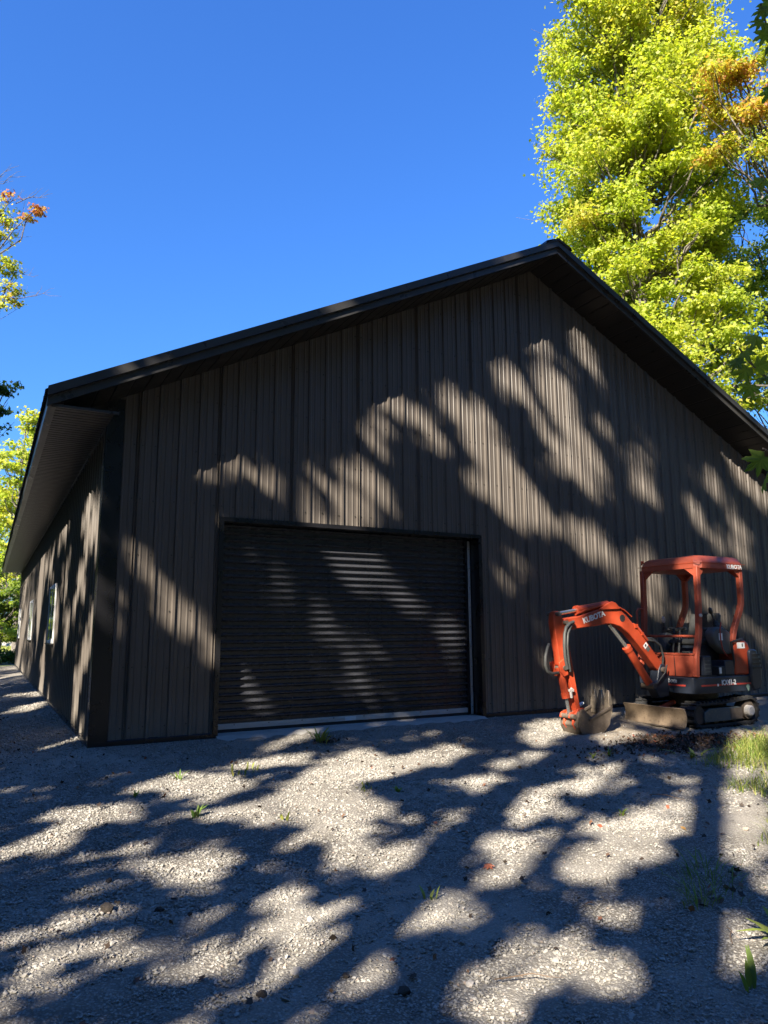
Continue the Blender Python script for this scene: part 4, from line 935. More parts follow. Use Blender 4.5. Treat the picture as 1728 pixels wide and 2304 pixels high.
# ------------------------------------------------------------------ maples behind the camera: their canopy throws the dappled shade
# canopy openings, shaped to land sun patches where wanted, laid out across the sunbeams: (how open, outline in metres)
GAPS = [
(1,[(3.52,6.9),(3.57,7.02),(3.65,7.07),(3.72,7.05),(3.84,7.04),(3.91,6.96),(3.99,6.94),(4.06,6.88),(4.1,6.78),(4.08,6.45),(4,6.27),(3.92,6.29),(3.85,6.42),(3.76,6.53),(3.67,6.59),(3.58,6.72),(3.52,6.79)]),
(1,[(3.38,6.33),(3.45,6.45),(3.5,6.44),(3.62,6.39),(3.76,6.44),(3.87,6.49),(3.92,6.2),(3.99,6.09),(3.91,6.08),(3.76,6.11),(3.65,6.02),(3.53,6.18),(3.44,6.22)]),
(1,[(2.9,5.64),(2.99,5.65),(3.09,5.63),(3.17,5.59),(3.24,5.53),(3.36,5.48),(3.46,5.43),(3.59,5.38),(3.64,5.28),(3.61,5.13),(3.52,5),(3.39,4.97),(3.25,4.92),(3.12,4.89),(2.98,4.89),(2.89,4.9)]),
(0.6,[(3.11,5.78),(3.23,5.77),(3.26,5.59),(3.22,5.45),(3.14,5.51)]),
(0.7,[(4.28,7.32),(4.4,7.35),(4.5,7.24),(4.61,7.25),(4.64,7.1),(4.55,7.06),(4.41,7.08),(4.31,7.14)]),
(0.9,[(4.48,6.92),(4.63,6.87),(4.77,6.8),(4.78,6.62),(4.67,6.52),(4.57,6.63),(4.49,6.74)]),
(0.7,[(4.02,6.29),(4.15,6.34),(4.28,6.2),(4.38,6.08),(4.25,5.94),(4.1,6),(4.01,6.08)]),
(1,[(3.84,5.34),(3.96,5.49),(4.12,5.57),(4.21,5.48),(4.35,5.5),(4.47,5.54),(4.54,5.45),(4.56,5.27),(4.53,5.15),(4.38,5.11),(4.21,5.07),(4.05,5.06),(3.92,5.09),(3.84,5.19)]),
(1,[(4.5,5.75),(4.6,5.8),(4.68,5.73),(4.67,5.57),(4.55,5.57)]),
(1,[(4.74,5.65),(4.84,5.6),(4.99,5.64),(5.09,5.52),(5.12,5.34),(4.97,5.28),(4.82,5.32),(4.7,5.37)]),
(0.9,[(5.52,7.78),(5.59,7.83),(5.7,7.73),(5.82,7.67),(5.95,7.55),(6.01,7.4),(5.87,7.42),(5.71,7.46),(5.55,7.51)]),
(0.9,[(5.23,6.89),(5.35,7.03),(5.49,7.01),(5.52,6.9),(5.42,6.73),(5.31,6.77)]),
(0.8,[(5.64,6.93),(5.82,7.12),(6.05,7.31),(6.2,7.27),(6.13,7.08),(5.93,6.98),(5.73,6.89)]),
(1,[(5.93,8.44),(6.05,8.43),(6.23,8.45),(6.51,8.46),(6.48,8.2),(6.33,8.13),(6.11,8),(5.95,8.05)]),
(1,[(5.35,5.84),(5.49,5.92),(5.71,6),(5.89,5.97),(6.13,5.98),(6.24,5.85),(6.24,5.59),(6.11,5.75),(5.93,5.86),(5.64,5.76)]),
(0.7,[(3.03,4.11),(3.12,4.27),(3.24,4.31),(3.26,4.12),(3.24,3.86),(3.12,3.9)]),
(0.6,[(3.26,3.6),(3.38,3.66),(3.39,3.47),(3.29,3.43)]),
(0.8,[(3.98,7.63),(4.14,7.81),(4.26,7.75),(4.18,7.68)]),
(0.5,[(4.74,7.44),(4.87,7.45),(4.93,7.29),(4.82,7.28)]),
(0.9,[(0.59,2.86),(0.7,3.04),(0.71,2.87),(0.67,2.86)]),
(1,[(0.84,3.23),(0.95,3.45),(0.97,3.42),(1.06,3.39),(1.21,3.39),(1.22,3.2),(1.35,3.2),(1.35,3.11),(1.24,3.12),(1.11,3.08),(0.98,3.02),(0.94,3.01),(0.87,3.08)]),
(0.8,[(1.22,3.76),(1.31,3.78),(1.34,3.67),(1.43,3.62),(1.48,3.54),(1.46,3.48),(1.37,3.51),(1.25,3.58)]),
(0.9,[(1.57,4.4),(1.72,4.68),(1.85,4.8),(1.86,4.53),(1.77,4.44),(1.65,4.38)]),
(0.8,[(1.88,4.89),(1.96,5.01),(1.97,4.9),(1.91,4.85)]),
(1,[(2.09,5.08),(2.15,5.2),(2.23,5.23),(2.35,5.15),(2.35,5.01),(2.23,4.99),(2.13,4.93)]),
(1,[(1.8,3.99),(1.85,4.07),(1.95,4.03),(1.96,3.94),(1.88,3.88)]),
(0.8,[(1.36,3.27),(1.48,3.43),(1.6,3.44),(1.6,3.34),(1.37,3.15)]),
(0.8,[(1.61,3.82),(1.71,3.92),(1.85,3.77),(1.94,3.74),(1.94,3.62),(1.73,3.43),(1.63,3.56)]),
(0.9,[(0.62,2.54),(0.7,2.63),(0.7,2.51),(0.67,2.51)]),
(0.6,[(2.21,4.55),(2.27,4.55),(2.34,4.41),(2.27,4.36)]),
(1,[(2.57,5.67),(2.7,5.76),(2.8,5.67),(2.9,5.59),(2.88,4.84),(2.82,4.91),(2.72,5.03),(2.62,5.24),(2.6,5.46)]),
(1,[(2.73,5.87),(2.86,5.75),(2.99,5.74),(3.1,5.67),(3.24,5.64),(3.31,5.41),(2.87,4.98),(2.82,5.16),(2.73,5.37),(2.68,5.58)]),
(0.9,[(2.97,6.61),(3.03,6.63),(3.12,6.66),(3.24,6.6),(3.25,6.4),(3.11,6.38),(2.99,6.43)]),
(0.7,[(3.38,7.26),(3.5,7.43),(3.65,7.46),(3.75,7.42),(3.61,7.34),(3.46,7.27)]),
(1,[(3.85,8.03),(4.01,8.04),(4.15,8.03),(4.24,7.87),(4.24,7.66),(4.11,7.62),(3.99,7.65),(3.88,7.77)]),
(0.7,[(2.26,5.42),(2.35,5.62),(2.46,5.78),(2.52,5.75),(2.6,5.77),(2.6,5.59),(2.47,5.54),(2.34,5.4)]),
(0.8,[(0.32,1.62),(0.45,1.66),(0.47,1.41),(0.37,1.37)]),
(0.9,[(0.57,1.62),(0.7,1.61),(0.71,1.41),(0.58,1.34)]),
(0.9,[(0.79,2.53),(0.87,2.59),(0.86,2.36),(0.81,2.35)]),
(1,[(1.07,2.55),(1.19,2.65),(1.24,2.55),(1.42,2.54),(1.59,2.59),(1.37,2.36),(1.26,2.38),(1.15,2.45)]),
(1,[(1.45,3.12),(1.91,3.52),(1.98,3.45),(1.97,3.3),(1.77,3.13),(1.52,3)]),
(1,[(2.35,3.11),(2.52,3.24),(2.52,2.84),(2.43,2.81),(2.36,2.96)]),
(0.9,[(1.47,2.3),(1.59,2.38),(1.62,2.22),(1.95,2.54),(1.98,2.47),(1.57,2.08),(1.48,2.14)]),
(0.9,[(0.77,1.55),(0.86,1.61),(0.94,1.44),(1.02,1.33),(1.16,1.39),(1.16,1.34),(0.98,1.23),(0.79,1.19)]),
(0.7,[(1.1,1.82),(1.23,1.93),(1.29,1.88),(1.15,1.75)]),
(1,[(1.45,1.87),(1.62,1.98),(1.71,1.94),(1.84,1.95),(1.92,1.93),(1.69,1.8),(1.57,1.81)]),
(0.8,[(2.06,3.19),(2.17,3.28),(2.19,3.19),(2.09,3.11)]),
(0.9,[(1.13,0.62),(1.25,1.01),(1.63,0.82),(1.67,0.67),(1.29,0.52)]),
(1,[(1.39,0.23),(1.57,0.41),(1.94,0.51),(2.08,0.46),(2.04,0.27),(1.6,0.11)]),
(1,[(1.57,-0.34),(1.54,-0.12),(1.81,-0.06),(2.08,-0.13),(2.12,-0.3),(2,-0.49),(1.83,-0.53)]),
(1,[(2.35,-0.22),(2.38,0),(2.29,0.27),(2.23,0.66),(2.31,0.8),(2.72,0.62),(2.89,0.9),(3.08,1.21),(3.28,1.05),(3.39,0.73),(3.08,0.49),(2.94,0.25),(2.95,-0.02),(2.6,-0.24)]),
(1,[(2.4,-0.77),(2.38,-0.54),(2.57,-0.37),(2.8,-0.22),(3.02,0),(3.24,-0.12),(3.51,-0.17),(3.53,-0.34),(3.43,-0.49),(3.22,-0.56),(3.02,-0.62),(2.69,-0.69),(2.59,-0.76)]),
(1,[(3.64,-0.86),(3.79,-0.73),(4.1,-0.72),(4.18,-0.76),(4.04,-0.85),(3.82,-0.95)]),
(0.6,[(3.68,-0.41),(3.98,-0.31),(4.16,-0.44),(3.98,-0.56),(3.77,-0.56)]),
(0.9,[(3.62,0.37),(3.72,0.53),(3.89,0.67),(4.01,0.56),(3.93,0.37),(3.76,0.26)]),
(1,[(3.73,0.92),(3.8,1.32),(3.99,1.39),(4.08,1.08),(4,0.81),(3.84,0.75)]),
(1,[(3.39,1.88),(3.51,2.24),(3.79,2.35),(4.05,1.66),(3.66,1.6)]),
(0.7,[(4.28,-0.05),(4.38,0.36),(4.59,0.33),(4.58,-0.08),(4.37,-0.15)]),
(0.9,[(4.3,-0.53),(4.36,-0.38),(4.62,-0.43),(4.75,-0.29),(4.87,-0.42),(4.81,-0.56),(4.59,-0.63)]),
(0.8,[(4.55,-0.81),(4.62,-0.73),(4.8,-0.78),(4.77,-0.89),(4.63,-0.91)]),
(1,[(2.74,-1.15),(2.85,-1.05),(3.05,-1.11),(3.23,-1.36),(3.12,-1.4)]),
(0.7,[(3.06,-0.79),(3.19,-0.68),(3.42,-0.68),(3.44,-0.8),(3.28,-0.89)]),
(1,[(2.91,-1.41),(2.75,-1.11),(2.85,-1.05),(3.03,-1.14),(3.15,-1.29),(3.09,-1.45)]),
(1,[(1.85,-1.36),(1.74,-1.18),(1.81,-1.12),(1.93,-1.25),(1.95,-1.38)]),
(1,[(3.65,-1.43),(3.67,-1.29),(3.82,-1.24),(4.03,-1.35),(4,-1.46),(3.85,-1.5)]),
(1,[(3.84,-1.56),(3.98,-1.5),(4.2,-1.47),(4.25,-1.59),(4.13,-1.68),(3.94,-1.64)]),
(0.7,[(3.64,-1.77),(3.76,-1.7),(3.96,-1.7),(4,-1.76),(3.82,-1.83)]),
(0.7,[(4.02,-1.9),(4,-1.78),(4.1,-1.8),(4.07,-1.91)]),
(0.9,[(2.99,-1.86),(2.94,-1.72),(3.05,-1.69),(3.1,-1.77),(3.1,-1.88)]),
(0.8,[(3.28,-1.99),(3.32,-1.86),(3.47,-1.83),(3.53,-1.92),(3.49,-2.03)]),
(0.8,[(3.11,-2.04),(3.21,-2.02),(3.32,-2.06),(3.27,-2.11)]),
(1,[(4.34,-1.88),(4.34,-1.76),(4.32,-1.53),(4.48,-1.47),(4.63,-1.64),(4.55,-1.74),(4.48,-1.84),(4.45,-1.95)]),
(0.9,[(3.51,-0.93),(3.66,-0.83),(3.85,-0.74),(3.99,-0.9),(3.89,-0.98),(3.84,-1.05),(3.6,-0.93)]),
(0.7,[(3.23,-0.99),(3.16,-0.79),(3.22,-0.66),(3.67,-0.52),(3.76,-0.63),(3.4,-0.91)]),
(1,[(4.28,-1.24),(4.32,-1.12),(4.53,-1.06),(4.79,-1.11),(4.83,-1.3),(4.73,-1.4),(4.56,-1.38)]),
(1,[(4.91,-1.7),(4.96,-1.56),(5.05,-1.43),(5.1,-1.27),(5.21,-1.32),(5.39,-1.33),(5.44,-1.42),(5.28,-1.52),(5.26,-1.64),(5.19,-1.71),(5.01,-1.78)]),
(1,[(4.93,-0.67),(5.02,-0.41),(5.21,-0.29),(5.55,-0.24),(5.63,-0.34),(5.54,-0.48),(5.26,-0.7),(5.03,-0.84)]),
(0.9,[(4.94,-0.05),(5.17,0.14),(5.3,0.55),(5.59,0.55),(5.65,0.13),(5.54,-0.18),(5.2,-0.26)]),
(0.9,[(5.17,-0.97),(5.23,-0.82),(5.36,-0.91),(5.51,-0.89),(5.54,-0.98),(5.44,-1.08),(5.26,-1.1)]),
(1,[(5.71,-1.07),(5.84,-0.79),(6.08,-0.86),(6.12,-1.08),(6.06,-1.15),(5.95,-1.19),(5.77,-1.14)]),
(1,[(5.76,0.09),(5.88,0.45),(6.05,0.26),(6.13,0.1),(6.13,-0.03),(6,-0.17),(5.85,-0.27),(5.77,-0.18)]),
(1,[(5.78,0.65),(6.15,1.33),(6.14,0.33),(5.88,0.5)]),
(0.9,[(4.59,-0.34),(4.81,-0.24),(4.89,-0.35),(4.76,-0.52)]),
(1,[(4.55,0.99),(4.82,1.22),(4.94,0.93),(4.88,0.51),(4.6,0.47)]),
(0.9,[(4.53,-0.79),(4.7,-0.68),(4.8,-0.76),(4.7,-0.89)]),
(1,[(5.48,0.99),(5.72,1.19),(5.71,0.84),(5.55,0.73)]),
(0.8,[(4.31,-0.13),(4.42,0.16),(4.72,0.26),(4.71,-0),(4.45,-0.21)]),
(0.8,[(6,-0.34),(6.1,-0.36),(6.06,-0.5)]),
(0.8,[(5.38,-1.31),(5.51,-1.25),(5.58,-1.37),(5.5,-1.45)]),
(0.7,[(5.69,-1.37),(5.85,-1.35),(5.81,-1.43),(5.73,-1.45)]),
(1,[(3.34,2.27),(3.64,2.47),(3.99,2.13),(4.01,1.77),(3.88,1.67),(3.69,1.54)]),
(0.9,[(4.31,2.19),(4.65,2.26),(4.9,2.36),(5,2.03),(4.84,1.91),(4.47,1.94)]),
(1,[(4.05,3.36),(4.26,3.5),(4.42,2.95),(4.25,2.8)]),
(0.7,[(4.65,2.98),(5.26,2.75),(5.24,2.62),(4.88,2.74),(4.68,2.84)]),
(0.8,[(3.79,1.31),(3.95,1.42),(4.02,1.29),(3.89,1.1)]),
(1,[(4.51,0.97),(4.65,1.14),(4.86,1.22),(4.92,1.03),(4.95,0.59),(4.74,0.59),(4.52,0.66)]),
(0.7,[(5.44,1.91),(5.62,2.14),(5.84,2),(5.8,1.59),(5.58,1.7)]),
(1,[(5.83,2.67),(6.17,3.04),(6.14,0.78),(5.93,0.98)]),
(1,[(5.82,1.42),(6.15,1.67),(6.13,-0.07),(5.93,0.38)]),
(1,[(6.01,2.64),(6.17,2.77),(6.15,1.2),(5.96,0.95),(6.02,1.9)]),
(1,[(-0.78,0.02),(-0.92,0.23),(-0.81,0.28),(-0.69,0.2),(-0.58,-0)]),
(0.9,[(1.3,-0.38),(1.31,-0.28),(1.51,-0.24),(1.64,-0.06),(2.12,-0.42),(1.96,-0.56),(1.78,-0.62),(1.65,-0.56)]),
(0.9,[(1.5,-1.13),(1.43,-1.03),(1.61,-0.92),(1.94,-0.89),(2.01,-0.93),(2.01,-1.08),(1.82,-1.18),(1.84,-1.26)]),
(0.9,[(1.85,-1.35),(1.75,-1.27),(1.79,-1.2),(1.92,-1.26),(1.96,-1.32)]),
(0.9,[(2.41,-0.8),(2.33,-0.59),(2.53,-0.74)]),
(1,[(-8.78,5.71),(-6.78,4.87),(-6.5,4.45),(-7.25,4.39),(-7.8,3.96),(-8.22,3.79),(-8.73,4.41)]),
(1,[(-6.8,3.12),(-5.89,3.16),(-5.75,2.75),(-5.86,2.3),(-6.48,2.49)]),
(1,[(-1.97,2.12),(-1.37,2.1),(-1.1,1.93),(-1.19,1.69),(-1.78,1.89)]),
(1,[(-1.5,1.15),(-0.7,1.01),(-0.78,0.78),(-0.92,0.52),(-1.27,0.53),(-1.48,0.82)]),
(1,[(-0.24,1.17),(-0.04,1.33),(0.01,1.07),(-0.24,0.88),(-0.53,1.03)]),
(0.6,[(-1.28,1.45),(-0.61,1.23),(-0.53,1.03),(-1.18,1.23)]),
(0.8,[(-3.22,2.51),(-2.75,2.33),(-2.21,1.96),(-2.5,1.87),(-2.81,1.76),(-3.08,2.09)]),
(0.9,[(-1.71,2.95),(-0.32,2.42),(-0.2,2.1),(-0.77,2.06),(-1.22,2.27)]),
(0.9,[(-0.35,2.1),(-0.02,2),(-0,1.68),(-0.17,1.61)]),
(0.35,[(-5.93,3.94),(-3.9,3.07),(-3.8,2.26),(-5.22,2.79)]),
(0.35,[(-12.75,6.56),(-9.81,5.34),(-9.82,4.58),(-11.48,5.2)]),
(0.35,[(-19.47,9.13),(-15.92,7.68),(-15.42,6.71),(-18.05,7.7)]),
(0.85,[(3.85,3.14),(4,3.27),(4.05,3.08),(4.09,2.81),(4.13,2.34),(3.98,2.2),(3.9,2.64),(3.85,2.92)]),
(0.75,[(3.96,3.33),(4.48,3.81),(4.62,3.8),(4.76,3.7),(4.93,3.5),(4.88,3.37),(4.79,3.3),(4.58,3.46),(4.47,3.49),(3.98,3.06)]),
(0.9,[(4.52,3.35),(4.63,3.44),(4.84,3.18),(4.78,3.07)]),
(0.7,[(4.91,4.15),(6.07,5.21),(6.05,4.97),(5.48,4.47),(4.9,3.93)]),
(0.65,[(5.45,4.46),(5.58,4.57),(5.49,3.31),(5.35,3.2)]),
(0.65,[(4.95,3.58),(5.37,3.92),(5.35,3.64),(4.98,3.36)]),
(0.6,[(5.88,4.05),(6.1,4.23),(6.02,3.73),(5.84,3.58)]),
(0.5,[(5.9,4.87),(6.07,5.02),(6.03,4.55),(5.88,4.09),(5.81,4.05),(5.95,4.49)]),
(0.8,[(4.21,2.6),(4.42,2.76),(4.39,2.39),(4.17,2.16),(3.97,2.03),(3.98,2.21)]),
(0.8,[(5.38,2.97),(6.03,3.5),(6.09,3.41),(6.01,3.22),(5.82,3.24)]),
(1,[(-6.99,2.36),(-6.74,2.59),(-6.08,2.3),(-6.27,2.07)]),
(1,[(-4.79,1.42),(-4.88,1.85),(-4.35,1.61),(-4.13,1.14)]),
(1,[(-19.51,7.07),(-17.69,6.77),(-15.39,5.86),(-16.95,6.06)]),
(0.9,[(-13.76,4.85),(-13.58,5.2),(-12.44,4.71),(-12.42,4.3)]),
(0.8,[(-3.14,0.65),(-4.34,1.37),(-4.3,1.47),(-3.99,1.17)]),
(0.9,[(-6.11,4.53),(-5.27,4.17),(-5.7,4.01),(-6.2,4.2)]),
(0.8,[(-3.73,3.25),(-3.13,3.05),(-2.66,2.58),(-3.3,2.66)]),
(0.9,[(-15.89,8.24),(-13.95,7.67),(-14.82,7.28),(-16.14,7.72)]),
(0.9,[(-13.97,6.91),(-12.49,6.34),(-13.76,5.92),(-14.89,5.9),(-16.56,6.57)]),
(0.9,[(-0.61,1.02),(-0.23,0.94),(-0.35,0.68),(-0.53,0.7)]),
(0.8,[(-4.76,3.07),(-3.91,2.82),(-4.22,2.39),(-4.39,2.4)]),
(0.9,[(-4.65,4.15),(-3.35,3.61),(-3.23,3.36),(-4.23,3.79)]),
]

E1 = np.array((math.cos(SUN_AZ-math.pi), -math.sin(SUN_AZ-math.pi), 0.0)); SV = np.array(S)
E2 = np.cross(SV, E1)
if E2[2] < 0: E2 = -E2
HV = np.array((S.x, S.y, 0)); HV /= np.linalg.norm(HV)
def openness(ab):
    o = np.zeros(len(ab))
    for w, poly in GAPS:
        q = np.array(poly); lo, hi = q.min(0), q.max(0)
        i = np.where((ab[:, 0] > lo[0]) & (ab[:, 0] < hi[0]) & (ab[:, 1] > lo[1]) & (ab[:, 1] < hi[1]))[0]
        if not len(i): continue
        x, y = ab[i, 0], ab[i, 1]; ins = np.zeros(len(i), bool)
        for (x1, y1), (x2, y2) in zip(q, np.roll(q, -1, 0)):
            c = ((y1 > y) != (y2 > y)); t = np.where(c, (x2-x1)*(y-y1)/(y2-y1 if y2 != y1 else 1e-9)+x1, 0); ins ^= c & (x < t)
        o[i] = np.maximum(o[i], w*ins)
    return o
def canopy():
    rng = np.random.default_rng(61)
    stems = [(5.74, 13.4, .15), (4.92, 15.6, .07), (4.36, 14.3, .14), (1.2, 16.5, .17), (-3.2, 14.5, .16), (-7.4, 16.5, .17), (-12, 15, .16), (-17, 16, .17), (9.0, 15.5, .17)]
    n = 260000
    a = rng.uniform(-20, 9.5, n); b = rng.uniform(-3.4, 10.5, n)
    # clumps
    k = 2000; ca = rng.uniform(-20, 9.5, k); cb = rng.uniform(-3.4, 10.5, k); cm = rng.uniform(-2.8, 2.8, k)
    q = rng.integers(0, k, n); w = rng.random(n) < .6
    a = np.where(w, ca[q]+rng.normal(size=n)*.34, a); b = np.where(w, cb[q]+rng.normal(size=n)*.28, b)
    dm = np.where(w, cm[q]+rng.normal(size=n)*.3, rng.uniform(-2.8, 2.8, n))
    size = rng.uniform(.10, .19, n)
    # a leaf stays if neither its middle nor its rim reaches into an opening
    # the openings have ragged, feathered rims
    low = np.clip((2.3-b)/.7, 0, 1)*np.clip((a-1.2)/.8, 0, 1); rg = 1-.55*low
    wa = a + rg*(.10*np.sin(2.9*a+4.1*b)+.07*np.sin(7.3*b-3.1*a+1)+.05*np.sin(13*a+11*b) + rng.normal(size=n)*.05)
    wb = b + rg*(.10*np.sin(3.7*a-2.3*b+2)+.07*np.sin(8.1*a+5.3*b)+.05*np.sin(12*b-14*a) + rng.normal(size=n)*.05)
    op = openness(np.stack([wa, wb], -1))
    low = np.clip((2.3-b)/.7, 0, 1)*np.clip((a-1.2)/.8, 0, 1)
    mg = size*(.40+.36*(1-low)) + .016*(1-low)
    for q_ in range(8):
        t_ = q_*math.pi/4; op = np.maximum(op, openness(np.stack([wa+mg*math.cos(t_), wb+mg*math.sin(t_)], -1)))
    keep = rng.random(n) < (1-np.minimum(op, 1))**2.1
    # leaves thinned low down to lighten the gravel's shade, and towards the far left
    keep &= rng.random(n) > .58*low
    keep &= ~((a < -9) & (rng.random(n) < .78))
    a, b, dm, size = a[keep], b[keep], dm[keep], size[keep]
    m = 14.2 + .15*(b-2) + dm
    ce, se = math.cos(SUN_EL), math.sin(SUN_EL)
    t = (m + se*b)/ce
    P = a[:, None]*E1 + b[:, None]*E2 + t[:, None]*SV
    sa = np.array([s[0] for s in stems]); own = np.argmin(np.abs(a[:, None]-sa[None]) + rng.random((len(a), len(sa)))*.5, 1)
    for i, (s_a, s_m, rad) in enumerate(stems):
        base = s_a*E1[:2] + s_m*HV[:2]; bz = zg1(*base)
        root = empty('maple_tree', (base[0], base[1], bz))
        tag(root, 'tall maple behind the viewpoint casting dappled shade over the yard', 'tree', 'maples shading the yard')
        tr = lambda p: (p[0]-base[0], p[1]-base[1], p[2]-bz)
        mb = MB(tr); pts = [Vector((base[0], base[1], bz))]
        for h in (4, 8, 11, 14, 18, 23): pts.append(Vector((base[0], base[1], h)) + Vector((*(rng.normal(size=2)*.07), 0)))
        mb.tube(pts, [rad*1.3, rad*1.1, rad, rad*.92, rad*.78, rad*.5, rad*.2], 10); mb.build('trunk', M['bark'], root, smooth=60)
        sel = own == i; Q = P[sel]
        lm = MB(tr)
        if len(Q):
            for j in rng.integers(0, len(Q), 16):
                c = Vector(Q[j]); z0 = max(7, min(22, c.z-1.2-.4*math.hypot(c.x-base[0], c.y-base[1]))); limb(lm, (base[0], base[1], z0), c, .045, .012, rng, .05, 6, 6)
            for j in rng.integers(0, len(Q), 26):      # thin branches sloping away from the sun, added for diagonal shadow streaks
                c = Vector(Q[j]); d = Vector((E1*rng.uniform(.5, 1.5) - E2*rng.uniform(.3, 1.3) + SV*rng.normal()*.5))
                limb(lm, c, c + d*rng.uniform(.6, 1.3), rng.uniform(.016, .032), .008, rng, .03, 5, 5)
            if lm.v: lm.build('branch', M['bark'], root, smooth=60)
            N = SV*.55 + np.array((0, 0, .6)) + rng.normal(size=Q.shape)*.45
            me = leaf_mesh('crown', Q-np.array((base[0], base[1], bz)), N, size[sel], rng.random(len(Q)), DIAM, rng, M['shade_leaf'])
            link_mesh('crown', me, root)
    # one long leaning limb whose shadow crosses the gravel towards the door
canopy()

# ------------------------------------------------------------------ young maple beside the camera: a few big leaves reach into the view
def big_leaf(seed):
    r = random.Random(seed); half = [(0, 1.0), (5, .86), (9, .80), (13, .74), (17, .52), (22, .50), (27, .66), (31, .70), (35, .78), (40, .95), (46, .76), (52, .70), (58, .48), (66, .46), (76, .62), (84, .76), (92, .60), (106, .44), (130, .40), (155, .36), (176, .20)]
    pts = []
    for a, q in half: pts.append((a, q*(1+r.uniform(-.05, .05))))
    L = [(a, q) for a, q in pts] + [(360-a, q*(1+r.uniform(-.04, .04))) for a, q in reversed(pts[1:])]
    v = [(0, 0, 0)]
    for a, q in L:
        x, y = q*math.sin(R(a)), q*math.cos(R(a)); v.append((x, y, -.22*abs(x)**1.3 + .10*math.sin(3*y+seed)*y - .12*y*y + .05*r.uniform(-1, 1)))
    me = bpy.data.meshes.new('leaf'); m = len(L)
    me.from_pydata(v, [], [(0, 1+(i+1) % m, 1+i) for i in range(m)])
    at = me.attributes.new('tint', 'FLOAT', 'POINT'); at.data.foreach_set('value', [min(1, max(0, .34+.04*seed+.09*r.uniform(-1, 1))) for _ in v])
    me.update(); me.materials.append(M['leaf']); return me
def sapling():
    rng = np.random.default_rng(71)
    base = (1.95, -6.55, zg1(1.95, -6.55)); root = empty('maple_sapling', base); tag(root, 'young maple at the right picture edge with large leaves hanging into view', 'tree')
    tr = lambda p: (p[0]-base[0], p[1]-base[1], p[2]-base[2])
    mb = MB(tr); mb.tube([base, (1.93, -6.58, .8), (1.88, -6.64, 2.0), (1.80, -6.70, 3.0), (1.74, -6.74, 4.1)], [.035, .03, .022, .016, .008], 8); mb.build('trunk', M['bark'], root, smooth=60)
    var = [big_leaf(k) for k in range(4)]
    spots = [((1.035, -6.85, 1.645), .062, .6), ((1.035, -6.86, 1.585), .058, .6), ((1.215, -6.71, 2.075), .05, .2), ((1.255, -6.73, 2.125), .055, .2), ((1.195, -6.69, 2.045), .045, .2), ((1.225, -6.70, 2.015), .055, .2), ((1.240, -6.70, 1.955), .05, .3), ((1.27, -6.72, 2.03), .05, .2), ((1.285, -6.73, 1.985), .045, .2),
             ((1.283, -6.86, 3.335), .05, .0), ((1.275, -6.85, 3.29), .045, .0), ((1.298, -6.85, 3.255), .05, .0), ((1.305, -6.85, 3.20), .045, .0), ((1.30, -6.87, 3.36), .05, .0), ((1.33, -6.85, 3.30), .05, .0)]
    for k in range(26):     # leaves outside the frame, nearer the stem
        z = rng.choice((1.62, 2.05, 3.3, 2.7)); t = rng.random(); spots.append(((1.42+.4*t+rng.normal()*.05, -6.75+rng.normal()*.08, z+rng.normal()*.08), rng.uniform(.045, .06), .2))
    br = MB(tr)
    for tip, z0 in (((1.05, -6.85, 1.68), 1.5), ((1.20, -6.70, 2.09), 1.85), ((1.28, -6.85, 3.37), 2.9), ((1.5, -6.8, 2.72), 2.4)):
        pts = limb(br, (1.90, -6.62, z0), tip, .011, .003, rng, -.05, 7, 6)
    for (c, s, f) in spots:
        c = Vector(c); br.tube([c+Vector((.035, .01, .03)), c+Vector((.012, .004, .012)), c], .0011, 4)
    br.build('branch', M['bark'], root)
    for i, (c, s, f) in enumerate(spots):
        o = link_mesh('leaf', var[i % 4], root); v = (CAM-Vector(c)).normalized()
        n = (v*(.8) + Vector((0, 0, .45)) + Vector(rng.normal(size=3)*.28)).normalized()
        tip = Vector((-.75, .1, -.55)) + Vector(rng.normal(size=3)*.3); tip = (tip-n*tip.dot(n)).normalized(); x = tip.cross(n)
        p = Vector(tr(c))
        o.matrix_local = Matrix(((x.x*s, tip.x*s, n.x*s, p.x), (x.y*s, tip.y*s, n.y*s, p.y), (x.z*s, tip.z*s, n.z*s, p.z), (0, 0, 0, 1)))
sapling()

